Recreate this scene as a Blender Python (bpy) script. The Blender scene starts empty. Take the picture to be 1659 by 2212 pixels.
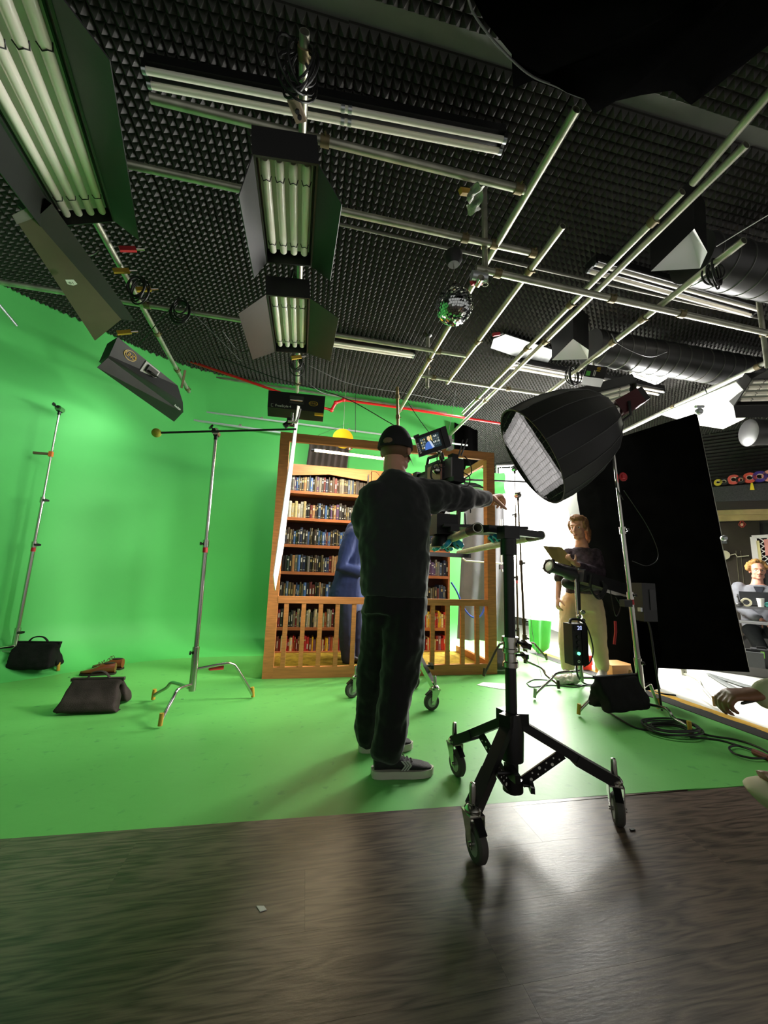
import bpy, math, random
from mathutils import Vector as V, Matrix, noise
random.seed(7)
sc = bpy.context.scene
col = sc.collection
PI = math.pi
Z = V((0, 0, 1))

# ------------------------------------------------------------------ camera
F, CX, CY, H = 829.0, 829.5, 1106.0, 1.0
def _d(x, y): return V((x - CX, -(y - CY), -F)).normalized()
_yv = _d(658, 1232)
_xv = _d(5000, 1370); _xv = (_xv - _yv * _xv.dot(_yv)).normalized()
_zv = _xv.cross(_yv)
R = Matrix((_xv, _yv, _zv))
C = V((0, 0, H))
cd = bpy.data.cameras.new('camera'); co = bpy.data.objects.new('camera', cd); col.objects.link(co)
cd.sensor_fit = 'VERTICAL'; cd.sensor_height = 36; cd.lens = 36 * F / 2212
cd.clip_start = .02
co.matrix_world = Matrix.Translation(C) @ R.to_4x4()
sc.camera = co
def ray(x, y): return R @ V(((x - CX) / F, -(y - CY) / F, -1))
def onz(x, y, z=0.0): r = ray(x, y); return C + r * ((z - H) / r.z)
def ony(x, y, Y): r = ray(x, y); return C + r * (Y / r.y)
def onx(x, y, X): r = ray(x, y); return C + r * (X / r.x)
def dep(x, y, d): return C + ray(x, y) * d
def onp(x, y, p, n): r = ray(x, y); return C + r * ((V(p) - C).dot(n) / r.dot(n))

# ------------------------------------------------------------------ view, world, lights
vs = sc.view_settings
vs.view_transform = 'Standard'; vs.look = 'None'; vs.gamma = 1; vs.use_curve_mapping = False
vs.exposure = 0.0
w = bpy.data.worlds.new('world'); sc.world = w; w.use_nodes = True
w.node_tree.nodes['Background'].inputs[0].default_value = (.98, .95, .9, 1)
w.node_tree.nodes['Background'].inputs[1].default_value = .4

def lin(c):
    return tuple(((x / 255 / 12.92) if x / 255 <= .04045 else ((x / 255 + .055) / 1.055) ** 2.4) for x in c)
def area(name, loc, to, sx, sy, power, color=(1, 1, 1), spread=PI):
    l = bpy.data.lights.new(name, 'AREA'); l.shape = 'RECTANGLE'; l.size = sx; l.size_y = sy
    l.energy = power; l.color = color; l.spread = spread
    o = bpy.data.objects.new(name, l); col.objects.link(o); o.location = loc
    o.rotation_euler = (V(to) - V(loc)).to_track_quat('-Z', 'Y').to_euler()
    return o
# area light added behind the white cloth for its bounce, and the lamp screened by the big black flag
area('key_light', (3.4, 5.34, 1.75), (.9, 1.9, .3), 1.8, 1.6, 760, (1, .985, .95))
area('flag_lamp', (4.7, 4.75, 2.0), (4.6, 3.4, 0), .7, .7, 130, (1, .98, .94))
area('flag_lamp', (4.5, 4.1, 2.38), (-.5, 1.9, 3.4), .5, .5, 190, (1, .98, .94))
area('fill_light', (2.2, 4.4, 3.3), (.9, 3.0, 0), .9, .3, 60, (1, .97, .92))  # added overhead fill, no fixture hangs there

# ------------------------------------------------------------------ materials
MATS = {}
def M(name, c, rough=.5, metal=0, var=0, vs_=6, bump=0, bs=40, spec=.5, emit=None, es=0, stretch=None, alpha=None, rnd=0, sheen=0):
    if name in MATS: return MATS[name]
    m = bpy.data.materials.new(name); m.use_nodes = True
    nt = m.node_tree; N = nt.nodes; L = nt.links
    b = N['Principled BSDF']; c = lin(c)
    b.inputs['Base Color'].default_value = (*c, 1)
    b.inputs['Roughness'].default_value = rough; b.inputs['Metallic'].default_value = metal
    b.inputs['Specular IOR Level'].default_value = spec
    if sheen: b.inputs['Sheen Weight'].default_value = sheen
    if emit:
        b.inputs['Emission Color'].default_value = (*lin(emit), 1); b.inputs['Emission Strength'].default_value = es
    if var or bump or rnd:
        tc = N.new('ShaderNodeTexCoord'); mp = N.new('ShaderNodeMapping'); L.new(tc.outputs['Object'], mp.inputs[0])
        if stretch: mp.inputs['Scale'].default_value = stretch
    if var or rnd:
        n = N.new('ShaderNodeTexNoise'); n.inputs['Scale'].default_value = vs_; n.inputs['Detail'].default_value = 5
        L.new(mp.outputs[0], n.inputs[0])
        mx = N.new('ShaderNodeMix'); mx.data_type = 'RGBA'
        mx.inputs[6].default_value = (*[x * (1 - var) for x in c], 1); mx.inputs[7].default_value = (*[min(1, x * (1 + var)) for x in c], 1)
        mr = N.new('ShaderNodeMapRange'); mr.inputs[1].default_value = .3; mr.inputs[2].default_value = .7
        L.new(n.outputs[0], mr.inputs[0]); L.new(mr.outputs[0], mx.inputs[0])
        out = mx.outputs[2]
        if rnd:
            oi = N.new('ShaderNodeObjectInfo'); r2 = N.new('ShaderNodeMapRange')
            r2.inputs[3].default_value = 1 - rnd; r2.inputs[4].default_value = 1 + rnd
            L.new(oi.outputs['Random'], r2.inputs[0])
            hs = N.new('ShaderNodeHueSaturation'); L.new(r2.outputs[0], hs.inputs['Value']); L.new(out, hs.inputs['Color']); out = hs.outputs[0]
        L.new(out, b.inputs['Base Color'])
    if bump:
        n2 = N.new('ShaderNodeTexNoise'); n2.inputs['Scale'].default_value = bs; n2.inputs['Detail'].default_value = 4
        L.new(mp.outputs[0], n2.inputs[0])
        bp = N.new('ShaderNodeBump'); bp.inputs['Strength'].default_value = bump; bp.inputs['Distance'].default_value = .01
        L.new(n2.outputs[0], bp.inputs['Height']); L.new(bp.outputs[0], b.inputs['Normal'])
    MATS[name] = m
    return m
black = M('black paint', (17, 17, 18), .45, var=.2)
blackm = M('black metal', (13, 13, 14), .35, .2, bump=.05)
blackp = M('black plastic', (20, 20, 22), .55)
blackf = M('black duvetyne', (5, 5, 5), .98, var=.3, spec=.0, bump=.2, bs=300)
chrome = M('chrome', (190, 188, 180), .18, 1)
steel = M('galvanised pipe', (172, 172, 156), .42, .75, var=.25, vs_=9)
alu = M('aluminium', (196, 200, 204), .35, .8)
brass = M('aged brass', (122, 110, 80), .5, .6, var=.3)
gold = M('yellow tape', (176, 140, 42), .6, var=.2)
redm = M('red paint', (196, 26, 30), .35)
redt = M('red tape', (180, 34, 44), .6)
white = M('white paint', (225, 225, 218), .5)
cream = M('tube glass', (238, 232, 220), .25)
wood = M('cedar wood', (182, 116, 62), .5, var=.22, vs_=3, stretch=(3, 3, 18), bump=.08, bs=20, rnd=.1)
woodh = M('cedar wood along', (182, 116, 62), .5, var=.22, vs_=3, stretch=(1.2, 16, 18), bump=.08, bs=20, rnd=.1)
shelfm = M('brown shelf wood', (168, 98, 56), .55, var=.2, vs_=3, stretch=(1.5, 16, 16), bump=.05, rnd=.06)
darkwood = M('dark back panel', (74, 44, 30), .7, var=.2)
skin = M('skin', (206, 158, 132), .5, var=.06, vs_=20)
skind = M('warm brown skin', (120, 80, 60), .5, var=.08, vs_=20)
cablem = M('black cable', (14, 14, 14), .5)
rubber = M('grey rubber', (64, 60, 56), .7, var=.15)
yellow = M('yellow plastic', (222, 180, 40), .5)

# ------------------------------------------------------------------ mesh helpers
ORG = {}
class MB:
    def __init__(s): s.v = []; s.f = []
    def add(s, v, f):
        n = len(s.v); s.v += [V(x) for x in v]; s.f += [tuple(i + n for i in q) for q in f]; return s
    def box(s, c, d, m=None):
        c = V(c); m = m or Matrix.Identity(3); h = V(d) / 2
        vs_ = [c + m @ V((a * h.x, b * h.y, e * h.z)) for a in (-1, 1) for b in (-1, 1) for e in (-1, 1)]
        return s.add(vs_, [(0, 1, 3, 2), (4, 6, 7, 5), (0, 4, 5, 1), (2, 3, 7, 6), (0, 2, 6, 4), (1, 5, 7, 3)])
    def bar(s, a, b, w_, h, up=Z):
        a = V(a); b = V(b); d = (b - a); L = d.length; d.normalize(); up = V(up)
        if abs(d.dot(up)) > .99: up = V((0, 1, 0))
        x = d.cross(up).normalized(); y = x.cross(d)
        return s.box((a + b) / 2, (w_, h, L), Matrix((x, y, d)).transposed())
    def tube(s, pts, r, n=8, caps=True, flat=None):
        pts = [V(p) for p in pts]; k = len(pts); rr = r if isinstance(r, (list, tuple)) else [r] * k
        t0 = (pts[1] - pts[0]).normalized()
        ref = V((0, 0, 1)) if abs(t0.z) < .9 else V((1, 0, 0))
        x = t0.cross(ref).normalized(); vs_ = []
        for i, p in enumerate(pts):
            t = (pts[min(i + 1, k - 1)] - pts[max(i - 1, 0)]).normalized()
            x = (x - t * x.dot(t)).normalized(); y = t.cross(x)
            for j in range(n):
                a = 2 * PI * j / n
                vs_.append(p + (x * math.cos(a) + y * math.sin(a) * (flat or 1)) * rr[i])
        f = [(i * n + j, i * n + (j + 1) % n, (i + 1) * n + (j + 1) % n, (i + 1) * n + j) for i in range(k - 1) for j in range(n)]
        if caps: f += [tuple(range(n))[::-1], tuple(range((k - 1) * n, k * n))]
        return s.add(vs_, f)
    def cyl(s, a, b, r0, r1=None, n=14): return s.tube([a, b], [r0, r0 if r1 is None else r1], n)
    def pipe(s, a, b, r, t=.004, n=14):      # hollow pipe
        a = V(a); b = V(b); d = (b - a).normalized()
        return s.lathe(a, d, [(r - t, 0), (r, 0), (r, (b - a).length), (r - t, (b - a).length), (r - t, 0)], n)
    def lathe(s, o, ax, prof, n=20):
        o = V(o); ax = V(ax).normalized(); ref = Z if abs(ax.z) < .9 else V((1, 0, 0))
        x = ax.cross(ref).normalized(); y = ax.cross(x); vs_ = []; k = len(prof)
        for r, h in prof:
            for j in range(n):
                a = 2 * PI * j / n; vs_.append(o + ax * h + (x * math.cos(a) + y * math.sin(a)) * max(r, 1e-5))
        return s.add(vs_, [(i * n + j, (i + 1) * n + j, (i + 1) * n + (j + 1) % n, i * n + (j + 1) % n) for i in range(k - 1) for j in range(n)])
    def ell(s, c, r, m=None, n=14, k=9):
        c = V(c); m = m or Matrix.Identity(3); r = (r, r, r) if not isinstance(r, (tuple, list)) else r
        vs_ = [c + m @ V((0, 0, -r[2]))]
        for i in range(1, k):
            a = -PI / 2 + PI * i / k
            for j in range(n):
                b = 2 * PI * j / n
                vs_.append(c + m @ V((r[0] * math.cos(a) * math.cos(b), r[1] * math.cos(a) * math.sin(b), r[2] * math.sin(a))))
        vs_.append(c + m @ V((0, 0, r[2]))); e = len(vs_) - 1
        f = [(0, 1 + (j + 1) % n, 1 + j) for j in range(n)]
        for i in range(k - 2):
            f += [(1 + i * n + j, 1 + i * n + (j + 1) % n, 1 + (i + 1) * n + (j + 1) % n, 1 + (i + 1) * n + j) for j in range(n)]
        f += [(e, 1 + (k - 2) * n + j, 1 + (k - 2) * n + (j + 1) % n) for j in range(n)]
        return s.add(vs_, f)
    def loft(s, rings, caps=True):
        n = len(rings[0]); k = len(rings); vs_ = [p for r_ in rings for p in r_]
        f = [(i * n + j, i * n + (j + 1) % n, (i + 1) * n + (j + 1) % n, (i + 1) * n + j) for i in range(k - 1) for j in range(n)]
        if caps: f += [tuple(range(n))[::-1], tuple(range((k - 1) * n, k * n))]
        return s.add(vs_, f)
    def prism(s, poly, ext):
        ext = V(ext); p = [V(q) for q in poly]; n = len(p)
        return s.add(p + [q + ext for q in p], [tuple(range(n))[::-1], tuple(range(n, 2 * n))] + [(i, (i + 1) % n, n + (i + 1) % n, n + i) for i in range(n)])
    def sheet(s, fn, nu, nv, th, nrm=None):      # thick cloth from fn(u,v)
        g = [[V(fn(i / nu, j / nv)) for j in range(nv + 1)] for i in range(nu + 1)]
        nr = V(nrm).normalized() if nrm else (g[-1][0] - g[0][0]).cross(g[0][-1] - g[0][0]).normalized()
        a = [p for r_ in g for p in r_]; q = len(a); b = [p + nr * th for p in a]; m = nv + 1
        f = []
        for i in range(nu):
            for j in range(nv):
                k = i * m + j
                f += [(k, k + m, k + m + 1, k + 1), (q + k, q + k + 1, q + k + m + 1, q + k + m)]
        bd = [i * m for i in range(nu)] + [nu * m + j for j in range(nv)] + [i * m + nv for i in range(nu, 0, -1)] + [j for j in range(nv, 0, -1)]
        for i in range(len(bd)):
            x, y = bd[i], bd[(i + 1) % len(bd)]; f.append((y, x, q + x, q + y))
        return s.add(a + b, f)
    def mesh(s, name, org=(0, 0, 0)):
        me = bpy.data.meshes.new(name); o = V(org)
        me.from_pydata([tuple(p - o) for p in s.v], [], s.f); me.validate(); me.update()
        return me
    def build(s, name, mat, parent=None, ang=40):
        org = ORG.get(parent.name, V((0, 0, 0))) if parent else V((0, 0, 0))
        return link(name, s.mesh(name, org), mat, parent, ang)
def link(name, me, mat, parent=None, ang=40):
    if mat and not me.materials: me.materials.append(mat)
    if ang and len(me.polygons):
        me.polygons.foreach_set('use_smooth', [True] * len(me.polygons)); me.set_sharp_from_angle(angle=math.radians(ang))
    o = bpy.data.objects.new(name, me); col.objects.link(o)
    if parent: o.parent = parent; ORG[o.name] = ORG.get(parent.name, V((0, 0, 0)))
    return o
def tag(o, label, cat, group=None, kind=None):
    o['label'] = label; o['category'] = cat
    if group: o['group'] = group
    if kind: o['kind'] = kind
    return o
def thing(name, label, cat, loc=(0, 0, 0), group=None):
    o = bpy.data.objects.new(name, None); col.objects.link(o); o.empty_display_size = .05
    o.location = loc; ORG[o.name] = V(loc); return tag(o, label, cat, group)
def solo(mb, name, mat, label, cat, group=None, ang=40, loc=None):
    if loc is None:
        xs = [p.x for p in mb.v]; ys = [p.y for p in mb.v]; loc = ((min(xs) + max(xs)) / 2, (min(ys) + max(ys)) / 2, min(p.z for p in mb.v))
    o = link(name, mb.mesh(name, loc), mat, None, ang); o.location = loc; ORG[o.name] = V(loc)
    return tag(o, label, cat, group)
def struct(mb, name, mat, ang=30, parent=None):
    o = mb.build(name, mat, parent, ang)
    if not parent: o['kind'] = 'structure'
    return o
def fuse(mb, name, mat, parent, voxel=.008, smooth=4, disp=0, dsize=.12, ang=None):
    org = ORG.get(parent.name, V((0, 0, 0)))
    me = mb.mesh('tmp', org); o = bpy.data.objects.new('tmp', me); col.objects.link(o)
    r_ = o.modifiers.new('r', 'REMESH'); r_.mode = 'VOXEL'; r_.voxel_size = voxel
    if smooth: q = o.modifiers.new('s', 'SMOOTH'); q.factor = .5; q.iterations = smooth
    if disp:
        t = bpy.data.textures.new('folds', 'CLOUDS'); t.noise_scale = dsize; t.noise_depth = 2
        dm = o.modifiers.new('d', 'DISPLACE'); dm.texture = t; dm.strength = disp; dm.mid_level = .5; dm.texture_coords = 'LOCAL'
    dg = bpy.context.evaluated_depsgraph_get()
    out = bpy.data.meshes.new_from_object(o.evaluated_get(dg)); out.name = name
    bpy.data.objects.remove(o); bpy.data.meshes.remove(me)
    out.materials.clear()
    return link(name, out, mat, parent, 180)
def text(s_, size, o, x, y, mat, parent, name='lettering', depth=.0008):
    c = bpy.data.curves.new('t', 'FONT'); c.body = s_; c.size = size; c.extrude = depth; c.align_x = 'CENTER'; c.align_y = 'CENTER'
    t = bpy.data.objects.new('t', c); col.objects.link(t)
    dg = bpy.context.evaluated_depsgraph_get(); me = bpy.data.meshes.new_from_object(t.evaluated_get(dg))
    bpy.data.objects.remove(t); bpy.data.curves.remove(c)
    x = V(x).normalized(); y = V(y); y = (y - x * y.dot(x)).normalized()
    m = Matrix((x, y, x.cross(y))).transposed().to_4x4(); m.translation = V(o) - ORG.get(parent.name, V((0, 0, 0)))
    me.transform(m); me.materials.clear()
    return link(name, me, mat, parent, 0)
def curve_pts(pts, n=8):           # Catmull-Rom through the given points
    p = [V(q) for q in pts]; p = [p[0] * 2 - p[1]] + p + [p[-1] * 2 - p[-2]]; out = []
    for i in range(1, len(p) - 2):
        for k in range(n):
            t = k / n; a, b, c, d = p[i - 1:i + 3]
            out.append(.5 * ((2 * b) + (c - a) * t + (2 * a - 5 * b + 4 * c - d) * t * t + (3 * b - a - 3 * c + d) * t ** 3))
    return out + [p[-2]]
def copy_tree(o, parent=None):
    c = o.copy(); col.objects.link(c); c.parent = parent
    for ch in list(o.children): copy_tree(ch, c)
    return c

# ------------------------------------------------------------------ the setting
def floor_mat():
    m = M('green floor paint', (98, 178, 88), .46, var=.06, vs_=1.3, bump=.11, bs=20)
    nt = m.node_tree; N = nt.nodes; L = nt.links; b = N['Principled BSDF']
    src = b.inputs['Base Color'].links[0].from_socket
    tc = N.new('ShaderNodeTexCoord'); n = N.new('ShaderNodeTexNoise'); n.inputs['Scale'].default_value = 16; n.inputs['Detail'].default_value = 6
    L.new(tc.outputs['Object'], n.inputs[0])
    r = N.new('ShaderNodeValToRGB'); r.color_ramp.elements[0].position = .62; r.color_ramp.elements[1].position = .72
    L.new(n.outputs[0], r.inputs[0])
    n3 = N.new('ShaderNodeTexNoise'); n3.inputs['Scale'].default_value = .9; L.new(tc.outputs['Object'], n3.inputs[0])
    mu = N.new('ShaderNodeMath'); mu.operation = 'MULTIPLY'; L.new(r.outputs[0], mu.inputs[0]); L.new(n3.outputs[0], mu.inputs[1])
    mx = N.new('ShaderNodeMix'); mx.data_type = 'RGBA'; L.new(mu.outputs[0], mx.inputs[0]); L.new(src, mx.inputs[6]); mx.inputs[7].default_value = (*lin((60, 132, 70)), 1)
    L.new(mx.outputs[2], b.inputs['Base Color'])
    return m
gfloor = floor_mat()
def ye(x): return 1.765 - .03 * (x - .4)          # painted edge of the green stage
mb = MB()
mb.prism([(-3.8, ye(-3.8), -.04), (3.04, ye(3.04), -.04), (3.04, 6.5, -.04), (-3.8, 6.5, -.04)], (0, 0, .04))
struct(mb, 'floor', gfloor)
# grey-brown vinyl planks in front
def plank_mat():
    m = M('grey brown oak vinyl', (98, 84, 76), .36, bump=.05, bs=160, stretch=(.25, 1, 1))
    nt = m.node_tree; N = nt.nodes; L = nt.links; b = N['Principled BSDF']
    tc = N.new('ShaderNodeTexCoord'); oi = N.new('ShaderNodeObjectInfo')
    ad = N.new('ShaderNodeVectorMath'); ad.operation = 'ADD'
    cb = N.new('ShaderNodeCombineXYZ'); mm = N.new('ShaderNodeMath'); mm.operation = 'MULTIPLY'; mm.inputs[1].default_value = 30
    L.new(oi.outputs['Random'], mm.inputs[0]); L.new(mm.outputs[0], cb.inputs[2]); L.new(mm.outputs[0], cb.inputs[0])
    L.new(tc.outputs['Object'], ad.inputs[0]); L.new(cb.outputs[0], ad.inputs[1])
    mp = N.new('ShaderNodeMapping'); mp.inputs['Scale'].default_value = (1.1, 9, 1); L.new(ad.outputs[0], mp.inputs[0])
    n1 = N.new('ShaderNodeTexNoise'); n1.inputs['Scale'].default_value = 1.4; n1.inputs['Detail'].default_value = 2; L.new(mp.outputs[0], n1.inputs[0])
    wv = N.new('ShaderNodeMath'); wv.operation = 'MULTIPLY'; wv.inputs[1].default_value = 9; L.new(n1.outputs[0], wv.inputs[0])
    fr = N.new('ShaderNodeMath'); fr.operation = 'PINGPONG'; fr.inputs[1].default_value = .5; L.new(wv.outputs[0], fr.inputs[0])
    mp2 = N.new('ShaderNodeMapping'); mp2.inputs['Scale'].default_value = (4, 90, 1); L.new(ad.outputs[0], mp2.inputs[0])
    n2 = N.new('ShaderNodeTexNoise'); n2.inputs['Scale'].default_value = 2; n2.inputs['Detail'].default_value = 6; L.new(mp2.outputs[0], n2.inputs[0])
    sm = N.new('ShaderNodeMath'); sm.operation = 'ADD'; L.new(fr.outputs[0], sm.inputs[0]); L.new(n2.outputs[0], sm.inputs[1])
    cr = N.new('ShaderNodeValToRGB'); e = cr.color_ramp.elements
    e[0].position = .35; e[0].color = (*lin((44, 36, 32)), 1); e[1].position = 1.05; e[1].color = (*lin((104, 89, 79)), 1)
    L.new(sm.outputs[0], cr.inputs[0])
    hs = N.new('ShaderNodeHueSaturation'); r2 = N.new('ShaderNodeMapRange'); r2.inputs[3].default_value = .95; r2.inputs[4].default_value = 1.05
    L.new(oi.outputs['Random'], r2.inputs[0]); L.new(r2.outputs[0], hs.inputs['Value']); L.new(cr.outputs[0], hs.inputs['Color'])
    L.new(hs.outputs[0], b.inputs['Base Color'])
    return m
plankm = plank_mat()
mb = MB()
mb.prism([(-3.8, -1.5, -.06), (9, -1.5, -.06), (9, ye(9) - .01, -.06), (-3.8, ye(-3.8) - .01, -.06)], (0, 0, .045))
sub = struct(mb, 'floor', M('sub floor', (40, 34, 30), .8))
PW, PL = .23, 1.5
k = 0; y0 = -1.5
while y0 < 1.9:
    x0 = -3.8 - random.random() * PL
    while x0 < 4.2:
        x1 = x0 + PL
        if x1 > -3.8:
            a, b_ = max(x0, -3.8), x1 - .0003
            yt = lambda x: min(y0 + PW - .0003, ye(x))
            if yt(a) > y0 + .002 or yt(b_) > y0 + .002:
                mb = MB(); mb.prism([(a, y0, -.015), (b_, y0, -.015), (b_, max(yt(b_), y0 + .001), -.015), (a, max(yt(a), y0 + .001), -.015)], (0, 0, .015))
                mb.build('plank', plankm, sub, 0)
        x0 = x1
    y0 += PW
wfloor = M('pale concrete floor', (205, 205, 198), .45, var=.1, vs_=3, bump=.05)
mb = MB(); mb.prism([(3.04, ye(3.04), -.05), (10, ye(9), -.05), (10, 9.5, -.05), (3.04, 9.5, -.05)], (0, 0, .048)); struct(mb, 'floor', wfloor)
# taped stage edge: black strip and yellow line
mb = MB(); pts = []
for i in range(60):
    y = 1.72 + i * .075; pts.append((3.165 + .01 * ((i % 4) < 2), y))
mb.prism([(3.03, 1.72, -.001), (3.03, 6.2, -.001)] + [(x, y, -.001) for x, y in pts[::-1]], (0, 0, .005))
struct(mb, 'trim_1', M('black grip tape', (34, 34, 32), .8, var=.3, vs_=40))
mb = MB(); mb.prism([(3.15, 1.72, -.001), (3.265, 1.72, -.001), (3.265, 6.2, -.001), (3.15, 6.2, -.001)], (0, 0, .0035))
struct(mb, 'trim_2', M('worn yellow floor tape', (205, 160, 50), .6, var=.25, vs_=12))

# green cyclorama: left wall, big round corner, back wall, cove to the floor
cyc = curve_pts([(-3.75, -1.4, 0), (-3.65, 1.4, 0), (-3.4, 2.95, 0), (-3.0, 3.88, 0), (-2.52, 4.37, 0), (-2.1, 4.8, 0), (-1.6, 5.12, 0), (-.9, 5.27, 0), (.5, 5.3, 0), (2.28, 5.32, 0)], 6)
prof = [(.42, .001)] + [(.42 - .42 * math.sin(a * PI / 16), .001 + .42 - .42 * math.cos(a * PI / 16)) for a in range(1, 9)] + [(0, 1.6), (0, 3.6), (-.1, 3.6), (-.1, -.04), (.42, -.04)]
mb = MB(); rings = []
for i, p in enumerate(cyc):
    t = (cyc[min(i + 1, len(cyc) - 1)] - cyc[max(i - 1, 0)]).normalized(); n_ = V((t.y, -t.x, 0))
    rings.append([p + n_ * o + V((0, 0, z)) for o, z in prof])
mb.loft(rings)
gwall = M('chroma green wall', (86, 190, 96), .55, var=.05, vs_=1.2, spec=.3)
struct(mb, 'wall_back', gwall, 50)

# foam-covered ceiling
foam = M('charcoal acoustic foam', (50, 48, 45), .6, var=.25, vs_=30, spec=.6)
mb = MB(); mb.box((2.8, 3.6, 3.68), (13.6, 11, .1)); ceil = struct(mb, 'ceiling', M('grey painted ceiling', (120, 120, 117), .8, var=.1))
def foam_panel(n, m, p=.0508, h=.042):
    q = MB()
    for i in range(n):
        for j in range(m):
            x, y = i * p, j * p; a = len(q.v)
            q.v += [V((x, y, 0)), V((x + p, y, 0)), V((x + p, y + p, 0)), V((x, y + p, 0)), V((x + p / 2 + random.uniform(-.003, .003), y + p / 2, -h))]
            q.f += [(a, a + 4, a + 1), (a + 1, a + 4, a + 2), (a + 2, a + 4, a + 3), (a + 3, a + 4, a)]
    q.box((n * p / 2, m * p / 2, .008), (n * p, m * p, .016))
    return q.mesh('foam_panel')
fpm = foam_panel(24, 24); fpm.materials.append(foam)
S = 24 * .0508
def inside(x, y):      # room side of the cyclorama
    if y > 5.35 and x < 2.3: return False
    return not (x < 0 and any((V((x, y, 0)) - p).dot(V((-(cyc[i + 1] - p).y, (cyc[i + 1] - p).x, 0))) > .15 and (V((x, y, 0)) - p).length < 1.2 for i, p in enumerate(cyc[:-1])) or x < -3.7)
for yb in [1.48 + S * k for k in range(6)] + [1.38 - S * k for k in (1, 2)]:
    xb = -3.62
    while xb < 8.6:
        cx, cy = xb + S / 2, yb + S / 2
        if inside(xb + S, yb) or inside(cx, cy) or inside(xb + S * .75, yb + S * .25):
            o = bpy.data.objects.new('foam_panel', fpm); col.objects.link(o); o.parent = ceil
            o.location = (xb + random.uniform(-.006, .006), yb + random.uniform(-.004, .004), 3.612 - random.random() * .008)
            o.rotation_euler = (random.uniform(-.004, .004), random.uniform(-.004, .004), random.uniform(-.006, .006))
        xb += S + .004

# far diagonal wall of ribbed foam behind the set, with the loft edge and alcove
E_ = V((.68, -.733, 0)); Nw = V((-.733, -.68, 0)); W0 = V((3.7, 8.55, 0))
def wp(s, n, z): return W0 + E_ * s + Nw * n + Z * z
mb = MB(); pr = [(0, 1.98)]
z = 1.98
while z < 3.6: pr += [(.045, z + .03), (0, z + .06)]; z += .06
pr += [(-.1, 3.62), (-.1, 1.98)]
mb.loft([[wp(s, n, z) for n, z in pr] for s in (-2.0, 8.5)])
mb.box(wp(3.2, -.07, 1.0), (.12, 10.4, 2.0), Matrix.Rotation(math.atan2(E_.y, E_.x) - PI / 2, 3, 'Z'))
struct(mb, 'wall_right', M('black ribbed foam wall', (54, 53, 52), .7, var=.2, vs_=20), 20)

# ------------------------------------------------------------------ ceiling grid of pipes
ZG = 3.1
def clampring(p, d, r, parent, mat=brass):
    d = V(d).normalized(); m = MB()
    m.lathe(V(p) - d * .022, d, [(r, 0), (r + .007, 0), (r + .007, .044), (r, .044), (r, 0)], 14)
    x = d.cross(Z).normalized() if abs(d.z) < .9 else V((1, 0, 0))
    m.cyl(V(p) + x * r, V(p) + x * (r + .022), .006, n=8)
    m.build('clamp', mat, parent)
def gpipe(a, b, r, label, clamps=(), mat=steel, cat='pipe', group='overhead pipes', name='ceiling_pipe', cm=brass):
    a = V(a); b = V(b)
    t = thing(name, label, cat, (a + b) / 2, group)
    m = MB(); m.pipe(a, b, r, .003); m.build('tube', mat, t)
    for f in clamps: clampring(a.lerp(b, f), b - a, r, t, cm)
    return t
def pz(p, z=ZG): return onz(p[0], p[1], z)
PR = .021
gpipe(pz((658, 68)), pz((642, 846)), PR, 'pale pipe running straight away above the three hanging tube lights', (.02, .36, .7, .93))
gpipe(pz((150, 375)), pz((408, 846)), PR, 'pipe carrying the black light banks along the green left wall', (.55, .8, .97))
gpipe(pz((1245, 236)), pz((862, 888)), PR, 'long slanting pipe that passes behind the mirror ball', (.3, .62, .99))
gpipe(pz((1216, 488)), pz((966, 827)), PR, 'shorter slanting pipe just right of the mirror ball', (.18, .6))
gpipe(pz((1474, 414)), pz((1000, 893)), PR, 'left pipe of the close parallel pair on the right', (.06, .3, .5, .85))
gpipe(pz((1612, 312)), pz((972, 940)), PR, 'right pipe of the close parallel pair, nearly reaching the camera operator', (.4, .7))
gpipe(pz((1700, 157)), pz((1496, 396)), PR, 'pipe entering from the top right corner', ())
gpipe(pz((1607, 519), 2.92), pz((1175, 856), 2.92), PR, 'open-ended pipe with a cable coil over it, above the softbox', (.35, .5))
gpipe(pz((1720, 752)), pz((1345, 932)), PR + .004, 'lamp-lit pipe just above the large black flag', (.15, .6), mat=M('lamp-lit pipe', (205, 205, 195), .4, .5))  # paler than the other pipes: lamp glare put into its colour
gpipe(pz((325, 212)), pz((1133, 411)), PR, 'nearest cross pipe, above the first hanging tube light', (.42, .98))
gpipe(pz((235, 346)), pz((1158, 548)), PR, 'second cross pipe, the one the mirror ball hangs from', (.8, .88, .99))
gpipe(pz((-60, 600)), pz((1006, 768)), PR, 'third cross pipe, from the left wall to behind the second tube light', (.3, .93))
gpipe(ony(1028, 580, 2.02), ony(1690, 726, 2.02), PR, 'low cross pipe to the right of the mirror ball', (.06, .4, .63, .95))
gpipe(pz((903, 810)), pz((1215, 858)), PR, 'farthest cross pipe, above the monitor', (.1, .6))
cond = M('dark conduit', (120, 118, 110), .5, .4)
gpipe(pz((715, 480), 3.53), pz((1640, 687), 3.53), .012, 'thin conduit running right along the foam ceiling', (), cond, 'conduit', None, 'conduit')
def dropper(x, y0, y1, Y, label, r=.019):
    a = ony(x, y0, Y); b = ony(x + (y1 - y0) * .035, y1, Y); a.z = 3.6; b.x = a.x
    t = gpipe(a, b, r, label, (), steel, 'pipe', 'vertical dropper pipes', 'dropper_pipe')
    clampring(a.lerp(b, .62), b - a, r, t)
    m = MB(); m.lathe(V((a.x, a.y, 3.565)), Z, [(.019, 0), (.045, .02), (.045, .035)], 12); m.build('flange', blackm, t)
dropper(1046, 408, 616, 2.02, 'vertical dropper pipe beside the mirror ball')
dropper(925, 692, 838, 3.7, 'vertical dropper pipe at the far cross pipe, left of the close pair')
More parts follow.
